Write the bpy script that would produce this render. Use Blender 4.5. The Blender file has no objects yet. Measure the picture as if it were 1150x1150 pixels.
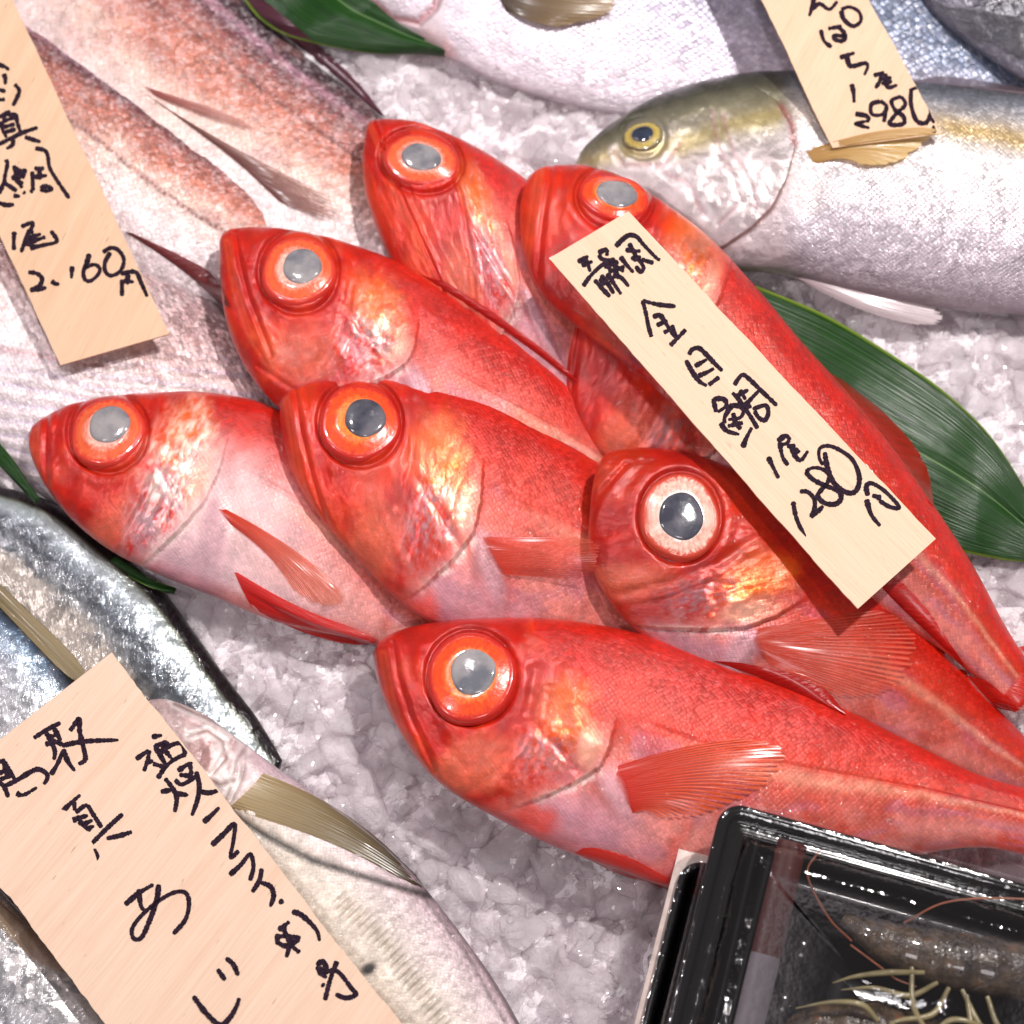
import bpy, math, random
import numpy as np
from mathutils import Vector, Matrix
random.seed(7); RNG = np.random.default_rng(7)
sc = bpy.context.scene; COL = sc.collection
U = 0.0004                       # metres for one photo pixel at the table
# ------------------------------------------------------------------ camera
TH = math.radians(16); DIST = 0.9; HALF = 0.23/0.9
FWD = np.array([0, math.sin(TH), -math.cos(TH)]); UP = np.array([0, math.cos(TH), math.sin(TH)]); RT = np.array([1., 0, 0])
CAM = np.array([0, 0, 0.03]) - FWD*DIST
cd = bpy.data.cameras.new('camera'); cam = bpy.data.objects.new('camera', cd); COL.objects.link(cam)
cam.location = CAM; cam.rotation_euler = (TH, 0, 0)
cd.sensor_width = 36; cd.lens = 18/HALF; cd.clip_start = 0.02; cd.clip_end = 20
cd.dof.use_dof = True; cd.dof.focus_distance = 0.865; cd.dof.aperture_fstop = 6.5
sc.camera = cam
def raydir(x, y):
    x = np.asarray(x, float); y = np.asarray(y, float)
    return FWD + ((x-575)/575*HALF)[..., None]*RT + ((575-y)/575*HALF)[..., None]*UP
def P(x, y, z):                  # photo pixel on the level z (in pixel units above the ice) -> metres
    d = raydir(x, y); k = (np.asarray(z, float)*U-CAM[2])/d[..., 2]
    return CAM + d*k[..., None]
def PX(p):
    q = p-CAM; w = q@FWD
    return 575+(q@RT)/w/HALF*575, 575-(q@UP)/w/HALF*575
# ------------------------------------------------------------------ small maths
def ss(a, b, x): t = np.clip((x-a)/(b-a), 0, 1); return t*t*(3-2*t)
def lin(c):
    c = np.array(c, float)/255; return np.where(c <= .04045, c/12.92, ((c+.055)/1.055)**2.4)
def mix(a, b, m): return a+(b-a)*m[..., None]
def _h(i, j, s):
    n = (i*374761393+j*668265263+s*974634777) & 0xffffffff
    n = ((n ^ (n >> 13))*1274126177) & 0xffffffff
    return ((n ^ (n >> 16)) & 0xffff)/65535.0
def vn(x, y, s=0):
    xi = np.floor(x).astype(np.int64); yi = np.floor(y).astype(np.int64); fx = x-xi; fy = y-yi
    fx = fx*fx*(3-2*fx); fy = fy*fy*(3-2*fy)
    return (_h(xi, yi, s)*(1-fx)+_h(xi+1, yi, s)*fx)*(1-fy)+(_h(xi, yi+1, s)*(1-fx)+_h(xi+1, yi+1, s)*fx)*fy
def fbm(x, y, s=0, o=4):
    r = 0; a = .5
    for k in range(o): r = r+a*vn(x*2**k+17.3*k, y*2**k-9.1*k, s+k); a *= .5
    return r/(1-.5**o)
def catmull(pts, n):
    pts = np.array(pts, float)
    if len(pts) < 3: t = np.linspace(0, 1, n)[:, None]; return pts[0]+(pts[-1]-pts[0])*t
    q = np.vstack([2*pts[0]-pts[1], pts, 2*pts[-1]-pts[-2]]); out = []
    for u in np.linspace(0, len(pts)-1-1e-6, n):
        i = int(u); f = u-i; a, b, c, d = q[i:i+4]
        out.append(.5*((2*b)+(-a+c)*f+(2*a-5*b+4*c-d)*f*f+(-a+3*b-3*c+d)*f**3))
    return np.array(out)
def pl(x, y, pts):               # distance to a polyline and the side of it
    pts = np.array(pts, float); bd = np.full(x.shape, 1e9); bs = np.zeros(x.shape)
    for a, b in zip(pts[:-1], pts[1:]):
        ab = b-a; t = np.clip(((x-a[0])*ab[0]+(y-a[1])*ab[1])/(ab@ab), 0, 1)
        dx = x-a[0]-ab[0]*t; dy = y-a[1]-ab[1]*t; d = np.hypot(dx, dy)
        s = np.sign(ab[0]*(y-a[1])-ab[1]*(x-a[0])); m = d < bd-1e-9
        bd = np.where(m, d, bd); bs = np.where(m, s, bs)
    return bd, bs
def blob(x, y, cx, cy, rx, ry, rot=0, soft=.5):
    c, s = math.cos(math.radians(rot)), math.sin(math.radians(rot))
    u = ((x-cx)*c+(y-cy)*s)/rx; v = (-(x-cx)*s+(y-cy)*c)/ry
    return 1-ss(1-soft, 1+soft, np.hypot(u, v))
def gr(d, w): return np.exp(-(d/w)**2)
# ------------------------------------------------------------------ object helpers
def mesh_obj(name, V, F, mat, parent=None, org=None, uv=None, cols=None, smooth=True):
    V = np.asarray(V, float)
    if org is not None: V = V-org
    me = bpy.data.meshes.new(name)
    F = np.asarray(F)
    me.vertices.add(len(V)); me.vertices.foreach_set('co', V.astype(np.float32).ravel())
    k = F.shape[1]; me.loops.add(F.size); me.loops.foreach_set('vertex_index', F.astype(np.int32).ravel())
    me.polygons.add(len(F)); me.polygons.foreach_set('loop_start', np.arange(0, F.size, k, dtype=np.int32))
    me.polygons.foreach_set('loop_total', np.full(len(F), k, np.int32))
    me.update(calc_edges=True)
    me.polygons.foreach_set('use_smooth', np.full(len(F), smooth))
    if uv is not None:
        l = me.uv_layers.new(name='uv'); l.data.foreach_set('uv', np.asarray(uv, np.float32)[F.ravel()].ravel())
    for n, c in (cols or {}).items():
        a = me.color_attributes.new(n, 'FLOAT_COLOR', 'POINT'); c = np.asarray(c, np.float32)
        a.data.foreach_set('color', np.hstack([c, np.ones((len(c), 1), np.float32)]).ravel())
    me.validate(clean_customdata=False); me.materials.append(mat)
    o = bpy.data.objects.new(name, me); COL.objects.link(o)
    if parent is not None: o.parent = parent
    if org is not None and parent is None: o.location = org
    return o
def thing(name, label, cat, org, group=None):
    o = bpy.data.objects.new(name, None); COL.objects.link(o); o.location = org; o.empty_display_size = .01
    o['label'] = label; o['category'] = cat
    if group: o['group'] = group
    return o
def tag(o, label, cat, group=None):
    o['label'] = label; o['category'] = cat
    if group: o['group'] = group
def grid_faces(n, m, wrap=False):
    i = np.arange(n-1)[:, None]; j = np.arange(m if wrap else m-1)[None, :]; j2 = (j+1) % m
    return np.stack([i*m+j, (i+1)*m+j, (i+1)*m+j2, i*m+j2], -1).reshape(-1, 4)
# ------------------------------------------------------------------ node helpers
class NT:
    def __init__(s, name):
        s.m = bpy.data.materials.new(name); s.m.use_nodes = True; s.t = s.m.node_tree; s.t.nodes.clear()
        s.out = s.n('ShaderNodeOutputMaterial')
    def n(s, ty, ins=None, **kw):
        nd = s.t.nodes.new(ty)
        for k, v in kw.items(): setattr(nd, k, v)
        for k, v in (ins or {}).items(): s.set(nd.inputs[k], v)
        return nd
    def set(s, i, v):
        if isinstance(v, bpy.types.NodeSocket): s.t.links.new(v, i)
        elif isinstance(v, bpy.types.Node): s.t.links.new(v.outputs[0], i)
        elif hasattr(v, '__len__') and i.type == 'RGBA' and len(v) == 3: i.default_value = (*v, 1)
        else: i.default_value = v
    def math(s, op, a, b=0., c=0.):
        nd = s.n('ShaderNodeMath', operation=op); s.set(nd.inputs[0], a); s.set(nd.inputs[1], b); s.set(nd.inputs[2], c); return nd.outputs[0]
    def mixc(s, f, a, b, bt='MIX'):
        nd = s.n('ShaderNodeMix', data_type='RGBA', blend_type=bt); s.set(nd.inputs[0], f); s.set(nd.inputs[6], a); s.set(nd.inputs[7], b); return nd.outputs[2]
    def ramp(s, f, stops):
        nd = s.n('ShaderNodeValToRGB'); s.set(nd.inputs[0], f); e = nd.color_ramp.elements
        while len(e) < len(stops): e.new(.5)
        for q, (p, c) in zip(e, stops): q.position = p; q.color = (*c, 1) if len(c) == 3 else c
        return nd.outputs[0]
    def rng(s, f, a, b, c, d):
        nd = s.n('ShaderNodeMapRange', {0: f, 1: a, 2: b, 3: c, 4: d}); return nd.outputs[0]
    def noise(s, vec, scale, detail=3, rough=.5, dims='3D'):
        nd = s.n('ShaderNodeTexNoise', {'Scale': scale, 'Detail': detail, 'Roughness': rough}, noise_dimensions=dims); s.set(nd.inputs['Vector'], vec); return nd.outputs[0]
    def bump(s, h, dist, strength=1., nrm=None):
        nd = s.n('ShaderNodeBump', {'Height': h, 'Distance': dist, 'Strength': strength})
        if nrm is not None: s.set(nd.inputs['Normal'], nrm)
        return nd.outputs[0]
    def done(s, sh): s.t.links.new(sh if isinstance(sh, bpy.types.NodeSocket) else sh.outputs[0], s.out.inputs[0]); return s.m

def skin(name, sx, sy, tilt=.5, edge=.35, glit=.5, micro=.25, coat=1., edgec=.5, bright=.5, coatr=.07, wr=0., wet=.35, sparkle_col=0., rnd=.22):
    """wet scaled skin: uv are in pixel units along and across the body; the tilted facets are the scales"""
    t = NT(name)
    rnd_ = rnd
    uv = t.n('ShaderNodeUVMap', uv_map='uv').outputs[0]
    col = t.n('ShaderNodeVertexColor', layer_name='col').outputs[0]
    prm = t.n('ShaderNodeSeparateColor', {0: t.n('ShaderNodeVertexColor', layer_name='prm').outputs[0]})
    metal, smask, rough = prm.outputs[0], prm.outputs[1], prm.outputs[2]
    a = t.n('ShaderNodeVectorMath', {0: uv, 1: (1/sx, 1/sy, 1)}, operation='MULTIPLY')
    wob = t.n('ShaderNodeTexNoise', {'Vector': a.outputs[0], 'Scale': .35, 'Detail': 2})
    wv = t.n('ShaderNodeVectorMath', {0: wob.outputs[1], 1: (.9, .9, 0), 2: a.outputs[0]}, operation='MULTIPLY_ADD')
    mp = t.n('ShaderNodeMapping', {'Vector': wv.outputs[0], 'Rotation': (0, 0, math.pi/4), 'Scale': (.7071, .7071, 1)})
    mp.vector_type = 'POINT'
    vo = t.n('ShaderNodeTexVoronoi', {'Vector': mp.outputs[0], 'Scale': 1.4142, 'Randomness': rnd_}, voronoi_dimensions='2D')
    ve = t.n('ShaderNodeTexVoronoi', {'Vector': mp.outputs[0], 'Scale': 1.4142, 'Randomness': rnd_}, voronoi_dimensions='2D', feature='DISTANCE_TO_EDGE')
    sub = t.n('ShaderNodeVectorMath', {0: mp.outputs[0], 1: vo.outputs['Position']}, operation='SUBTRACT')
    rc = t.n('ShaderNodeVectorMath', {0: vo.outputs['Color'], 1: (.5, .5, .5)}, operation='SUBTRACT')
    ft = t.n('ShaderNodeVectorMath', {0: sub.outputs[0], 1: rc.outputs[0]}, operation='DOT_PRODUCT')
    e = t.rng(ve.outputs['Distance'], 0, .16, 0, 1)
    lean = t.n('ShaderNodeVectorMath', {0: sub.outputs[0], 1: (-.7, -.7, 0)}, operation='DOT_PRODUCT').outputs['Value']
    h = t.math('ADD', t.math('MULTIPLY', ft.outputs['Value'], glit), t.math('ADD', t.math('MULTIPLY', e, edge), t.math('MULTIPLY', lean, tilt)))
    h = t.math('MULTIPLY', h, smask)
    lum = edgec
    nz = t.noise(uv, .16, 4, .65, '2D')
    nz2 = t.noise(uv, .6, 2, .6, '2D')
    b1 = t.bump(h, .0011*sx/7, .8)
    hb = t.math('ADD', t.math('MULTIPLY', nz, 1.0), t.math('MULTIPLY', nz2, .45))
    b2 = t.bump(hb, .0016, micro, b1)
    if wr > 0:
        wa = t.n('ShaderNodeVectorMath', {0: uv, 1: (.13, .03, 1)}, operation='MULTIPLY')
        wn = t.noise(wa.outputs[0], 1., 1.5, .5, '2D')
        b2 = t.bump(wn, .0013, wr, b2)
        col = t.mixc(t.math('MULTIPLY', t.rng(wn, .35, .6, 0, .55), wr), col, (.09, .09, .1))
    if sparkle_col > 0:  # sparkle of the scales painted into the colour as pale and dark flecks
        fv = t.n('ShaderNodeTexVoronoi', {'Vector': uv, 'Scale': .30, 'Randomness': 1.}, voronoi_dimensions='2D')
        fs = t.n('ShaderNodeSeparateColor', {0: fv.outputs['Color']})
        col = t.mixc(t.math('MULTIPLY', t.rng(fs.outputs[0], .62, .95, 0, sparkle_col), smask), col, (.95, .9, .92))
        col = t.mixc(t.math('MULTIPLY', t.rng(fs.outputs[1], .6, 1., 0, sparkle_col*.55), smask), col, (.16, .09, .10))
    rnd = t.n('ShaderNodeSeparateColor', {0: vo.outputs['Color']})
    fac = t.math('MULTIPLY', smask, bright)
    br = t.math('ADD', 1, t.math('MULTIPLY', t.math('SUBTRACT', rnd.outputs[0], .5), fac))
    br = t.math('MULTIPLY', br, t.math('SUBTRACT', 1, t.math('MULTIPLY', t.math('MULTIPLY', t.math('SUBTRACT', 1, e), fac), edgec)))
    c = t.n('ShaderNodeVectorMath', {0: col, 1: br}, operation='MULTIPLY')
    t.t.links.new(br, c.inputs[1])
    big = t.rng(t.noise(uv, .03, 5, .6, '2D'), .3, .7, .82, 1.15)
    c2 = t.n('ShaderNodeVectorMath', {0: c.outputs[0]}, operation='SCALE'); t.set(c2.inputs['Scale'], big)
    cn = t.bump(t.math('ADD', nz, t.math('MULTIPLY', nz2, .6)), .0022, wet, b1)
    p = t.n('ShaderNodeBsdfPrincipled', {'Base Color': c2.outputs[0], 'Metallic': metal, 'Roughness': rough, 'Normal': b2,
        'Coat Weight': coat, 'Coat Roughness': coatr, 'Coat Normal': cn, 'Coat IOR': 1.4, 'Specular IOR Level': .3})
    return t.done(p)
M = {}
M['red'] = skin('red_fish_skin', 5.2, 4.2, .5, .08, .5, .10, edgec=.22, bright=.26, coatr=.045, wet=.26, rnd=.16)
M['bream'] = skin('bream_skin', 6, 5, .7, .1, 1.3, .3, edgec=.25, bright=.42, coatr=.07, wet=.4, sparkle_col=.22, rnd=.35)
M['bass'] = skin('bass_skin', 8, 6, .45, .15, .9, .14, edgec=.4, bright=.35, coatr=.15, wet=.15, sparkle_col=.25)
M['jack'] = skin('jack_skin', 5, 4, .25, .2, .9, .16, bright=.2, coatr=.08, wet=.22, sparkle_col=.12)
M['aji_pale'] = skin('pale_mackerel_skin', 4, 4, .2, .1, .8, .2, edgec=.2, bright=.25, coatr=.05, wr=.08, wet=.2)
M['aji'] = skin('horse_mackerel_skin', 5, 5, .2, .05, .3, .06, edgec=.1, bright=.12, coatr=.05, wr=.22, wet=.10)

def finmat(name, nray=26, alpha=.75, spread=.3):
    t = NT(name); uv = t.n('ShaderNodeUVMap', uv_map='uv').outputs[0]
    s = t.n('ShaderNodeSeparateXYZ', {0: uv}); col = t.n('ShaderNodeVertexColor', layer_name='col').outputs[0]
    wn = t.noise(uv, 3, 2)
    ph = t.math('ADD', t.math('MULTIPLY', s.outputs[0], nray*6.283), t.math('MULTIPLY', wn, 2.5))
    w = t.math('ADD', t.math('MULTIPLY', t.math('SINE', ph), .5), .5)
    st = t.n('ShaderNodeVectorMath', {0: uv, 1: (nray*3, 2.5, 1)}, operation='MULTIPLY')
    fn = t.noise(st.outputs[0], 1, 2, .5, '2D')
    k = t.math('ADD', t.math('MULTIPLY', w, .3), t.math('MULTIPLY', fn, .9))
    kk = t.n('ShaderNodeVectorMath', {0: col}, operation='SCALE'); t.set(kk.inputs['Scale'], t.rng(k, .2, 1.1, .82, 1.18))
    nb = t.bump(k, .0004, .6)
    p = t.n('ShaderNodeBsdfPrincipled', {'Base Color': kk.outputs[0], 'Roughness': .3, 'Normal': nb, 'Coat Weight': .7, 'Coat Roughness': .16})
    tl = t.n('ShaderNodeBsdfTranslucent', {'Color': kk.outputs[0]})
    m1 = t.n('ShaderNodeMixShader', {0: .35, 1: p.outputs[0], 2: tl.outputs[0]})
    tr = t.n('ShaderNodeBsdfTransparent')
    a = t.math('SUBTRACT', alpha+.12, t.math('MULTIPLY', t.math('MULTIPLY', s.outputs[1], t.math('SUBTRACT', 1.15, w)), spread))
    a.node.use_clamp = True
    if name != 'folded_fin': a = t.math('MULTIPLY', a, t.rng(s.outputs[1], .0, .07, .0, 1.))
    m2 = t.n('ShaderNodeMixShader', {0: a, 1: tr.outputs[0], 2: m1.outputs[0]})
    return t.done(m2)
M['fin'] = finmat('fin_membrane', 26, .9, 1.0)
M['finsoft'] = finmat('thin_fin', 26, .68, .8)
M['finsolid'] = finmat('folded_fin', 13, .95, .1)
M['finclear'] = finmat('clear_fin', 24, .6, .6)

def eyemat(name, inner, outer, rimc):
    t = NT(name); uv = t.n('ShaderNodeUVMap', uv_map='uv').outputs[0]; s = t.n('ShaderNodeSeparateXYZ', {0: uv})
    st = t.n('ShaderNodeVectorMath', {0: uv, 1: (1.2, 3, 1)}, operation='MULTIPLY')
    n = t.noise(st.outputs[0], 2.2, 4, .6)
    r = t.math('ADD', s.outputs[1], t.math('MULTIPLY', t.math('SUBTRACT', n, .5), .28))
    c = t.ramp(r, [(.50, inner), (.70, outer), (.86, outer), (.95, rimc)])
    c = t.mixc(t.rng(n, .35, .65, 0, .5), c, rimc)
    tn = t.n('ShaderNodeTexCoord').outputs['Object']
    b = t.bump(t.noise(tn, 500, 3), .0006, .25)
    return t.done(t.n('ShaderNodeBsdfPrincipled', {'Base Color': c, 'Roughness': .25, 'Coat Weight': 1., 'Coat Roughness': .04, 'Normal': b, 'Subsurface Weight': .0}))
M['iris'] = eyemat('orange_iris', lin((255, 150, 60)), lin((245, 85, 30)), lin((205, 40, 28)))
M['iris_pale'] = eyemat('pale_iris', lin((245, 200, 180)), lin((240, 110, 60)), lin((215, 55, 40)))
M['iris_white'] = eyemat('silver_iris', lin((250, 245, 235)), lin((240, 215, 195)), lin((205, 70, 50)))
M['iris_jack'] = eyemat('amber_iris', lin((120, 100, 50)), lin((205, 180, 90)), lin((120, 110, 80)))
def pupilmat(name, a, b):
    t = NT(name); tn = t.n('ShaderNodeTexCoord').outputs['Object']
    n = t.noise(tn, 260, 3); n2 = t.noise(tn, 90, 3)
    c = t.mixc(t.rng(n2, .35, .65, 0, 1), a, b); c = t.mixc(t.rng(n, .62, .75, 0, .3), c, (.5, .5, .5))
    return t.done(t.n('ShaderNodeBsdfPrincipled', {'Base Color': c, 'Roughness': .12, 'Coat Weight': 1., 'Coat Roughness': .03, 'Normal': t.bump(n, .0004, .25)}))
M['pupil'] = pupilmat('cloudy_pupil', lin((110, 112, 120)), lin((165, 160, 160)))
M['pupil_dark'] = pupilmat('dark_pupil', lin((62, 64, 76)), lin((110, 108, 116)))
M['pupil_black'] = pupilmat('black_pupil', lin((25, 32, 45)), lin((50, 60, 80)))

# ------------------------------------------------------------------ fish body
def body(name, parent, org, st, zc, fn, mat, nt=400, top=150, bot=26, p=.95):
    st = np.array(st, float); S = catmull(st, 600)
    zz = np.interp(np.linspace(0, 1, 600), np.linspace(0, 1, len(zc)), zc)
    mid = np.stack([(S[:, 0]+S[:, 2])/2, (S[:, 1]+S[:, 3])/2], -1)
    L = np.r_[0, np.cumsum(np.hypot(*np.diff(mid, axis=0).T)+.15*np.hypot(*np.diff(S[:, :2], axis=0).T))]
    g = np.linspace(0, 1, nt)**1.12*L[-1]
    S = np.stack([np.interp(g, L, S[:, k]) for k in range(5)], -1); S[:, 4] *= .88; zz = np.interp(g, L, zz)
    fade = np.sqrt(np.clip(g/7, 0.0005, 1)); fade = np.minimum(fade, np.sqrt(np.clip((L[-1]-g)/9, 0.0005, 1)))
    Dw = P(S[:, 0], S[:, 1], zz); Vw = P(S[:, 2], S[:, 3], zz)
    phi = np.r_[np.linspace(0, math.pi, top), math.pi+np.linspace(0, math.pi, bot+2)[1:-1]]
    a = np.cos(phi); b = np.sin(phi); b = np.sign(b)*np.abs(b)**p
    c = (Dw+Vw)/2; hv = (Dw-Vw)/2*fade[:, None]
    X = c[:, None, :]+a[None, :, None]*hv[:, None, :]
    X[..., 2] += (S[:, 4]*fade)[:, None]*U*b[None, :]
    m = len(phi); hl = np.linalg.norm((Dw-Vw)/2, axis=1)/U
    x, y = PX(X.reshape(-1, 3)); t = np.repeat(np.linspace(0, 1, nt)**1.12, m); v = np.tile(a, nt)
    gg = np.repeat(g, m); uv = np.stack([gg, (phi[None, :]*(hl*.5+S[:, 4]*.5)[:, None]*1.0).ravel()], -1)
    uv[:, 1] = (np.tile(phi-1.57, nt))*np.repeat(np.maximum(hl, 20)*.85, m)
    col, prm, h = fn(x, y, t, v, gg)
    X = X.reshape(-1, 3); X[:, 2] += h*U*np.tile(np.clip(b*2.5, 0, 1), nt)
    return mesh_obj(name, X, grid_faces(nt, m, True)[:, ::-1], mat, parent, org, uv, {'col': np.clip(col, 0, 1), 'prm': np.clip(prm, 0, 1)})

dg = None
def cast(x, y, skip=()):
    """straight down the line of sight through a photo pixel onto whatever lies there"""
    d = raydir(x, y); d = d/np.linalg.norm(d); o = CAM.copy()
    for _ in range(6):
        ok, loc, nrm, idx, ob, mt = sc.ray_cast(dg, Vector(o), Vector(d))
        if not ok: return None, None, None
        if ob.name.split('.')[0] in skip: o = np.array(loc)+d*1e-5; continue
        return np.array(loc), np.array(nrm), ob
    return None, None, None
def refresh():
    global dg
    bpy.context.view_layer.update(); dg = bpy.context.evaluated_depsgraph_get()

def eye(parent, org, x, y, rx, ry, rot, pupil=.54, mi='iris', mp='pupil', high=8., sub='eye', poff=(0, 0)):
    refresh()
    pts = [cast(x+a*rx*.8, y+b*ry*.8)[0] for a, b in ((1, 0), (-1, 0), (0, 1), (0, -1))]
    pts = [q for q in pts if q is not None]
    c = P(x, y, 0); c0 = cast(x, y)[0]
    n = np.cross(pts[0]-pts[1], pts[2]-pts[3]); n = n/np.linalg.norm(n); n = n if n[2] > 0 else -n
    zmid = np.mean([q[2] for q in pts])/U
    base = P(x, y, zmid+1.0)
    ex = RT-n*(RT@n); ex /= np.linalg.norm(ex); ey = np.cross(n, ex)
    cr, sr = math.cos(math.radians(-rot)), math.sin(math.radians(-rot))
    def dome(prof, na=72, off=(0, 0)):
        V = []; UVs = []
        for r, hh in prof:
            for k in range(na):
                an = 2*math.pi*k/na; w = 1+.018*math.sin(3*an+x)+.012*math.sin(5*an+y)
                px_, py_ = r*w*math.cos(an)*rx, r*w*math.sin(an)*ry
                qx, qy = px_*cr-py_*sr+off[0], px_*sr+py_*cr-off[1]
                V.append(base+(ex*qx+ey*qy+n*hh)*U); UVs.append((math.cos(an)*2+x, r))
        V = np.array(V); F = grid_faces(len(prof), na, True)
        return V, F, np.array(UVs)
    H = high
    V, F, uv = dome([(1.07, -9), (1.06, -4), (1.04, -1.5), (1.0, H*.22), (.95, H*.36), (.91, H*.34), (.87, H*.42), (.76, H*.60), (.64, H*.76), (pupil+.03, H*.86), (pupil-.04, H*.80), (.01, H*.75)], off=(0, 0))
    uv[:, 0] *= 1.5
    # true angular coordinate for the streaks
    e = mesh_obj(sub, V, F[:, ::-1], M[mi], parent, org, uv)
    V, F, uv = dome([(pupil, H*.80), (pupil*.97, H*.97), (pupil*.85, H*1.06), (pupil*.6, H*1.15), (pupil*.3, H*1.2), (.005, H*1.22)], off=poff)
    q = mesh_obj('pupil', V, F[:, ::-1], M[mp], e, np.array([0., 0, 0])+org, uv)
    return e

def fin(name, parent, org, root, tips, color, tipcolor=None, mat='fin', lift=(1., 6.), bulge=6., n=40, m=24, skip=(), jag=.06, label=None, follow=True, z=None, bend=(0, 0)):
    """membrane between a root line and a tip line, resting just above what lies under it"""
    refresh()
    R_ = catmull(root, n); T_ = catmull(tips, n); g = np.linspace(0, 1, m)
    jj = 1-jag*(.5+.5*np.sin(np.linspace(0, 1, n)*60))*RNG.random(n)
    zr = []; zt = []
    if z is None:
        for k in range(n):
            a = cast(*R_[k], skip)[0]; b = cast(*T_[k], skip)[0]
            zr.append(a[2]/U if a is not None else 0); zt.append(b[2]/U if b is not None else 0)
        zr = np.convolve(np.pad(zr, 4, 'edge'), np.ones(9)/9, 'valid'); zt = np.convolve(np.pad(zt, 4, 'edge'), np.ones(9)/9, 'valid')
    else: zr = np.linspace(z[0], z[1], n); zt = np.linspace(z[2], z[3], n)
    V = []; uv = []; C = []; c0 = lin(color); c1 = lin(tipcolor or color)
    for i in range(n):
        for j in range(m):
            s = g[j]*jj[i]*(1-.16*abs(2*i/(n-1)-1)**4); q = R_[i]*(1-s)+T_[i]*s+np.array(bend)*math.sin(math.pi*s)
            snk = (1+1.5*abs(2*i/(n-1)-1)**3)*math.exp(-s*11)
            zz = (zr[i]+lift[0])*(1-s)+(zt[i]+lift[1])*s+bulge*math.sin(math.pi*s)*(.3+.7*math.sin(math.pi*i/(n-1)))-snk
            if follow:
                a = cast(*q, skip)[0]
                if a is not None: zz = max(zz, a[2]/U+1.1-snk)
            V.append((q[0], q[1], zz)); uv.append((i/(n-1), s)); C.append(c0*(1-s)+c1*s)
    V = np.array(V).reshape(n, m, 3)
    zz = V[..., 2].copy()
    for _ in range(3):
        k = zz.copy(); k[1:-1, 1:-1] = (zz[1:-1, 1:-1]*2+zz[:-2, 1:-1]+zz[2:, 1:-1]+zz[1:-1, :-2]+zz[1:-1, 2:])/6; zz = np.maximum(k, zz-.6)
    W = P(V[..., 0].ravel(), V[..., 1].ravel(), zz.ravel())
    o = mesh_obj(name, W, grid_faces(n, m), M[mat], parent, org, np.array(uv), {'col': np.array(C)})
    if label: o['label'] = label
    return o

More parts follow.
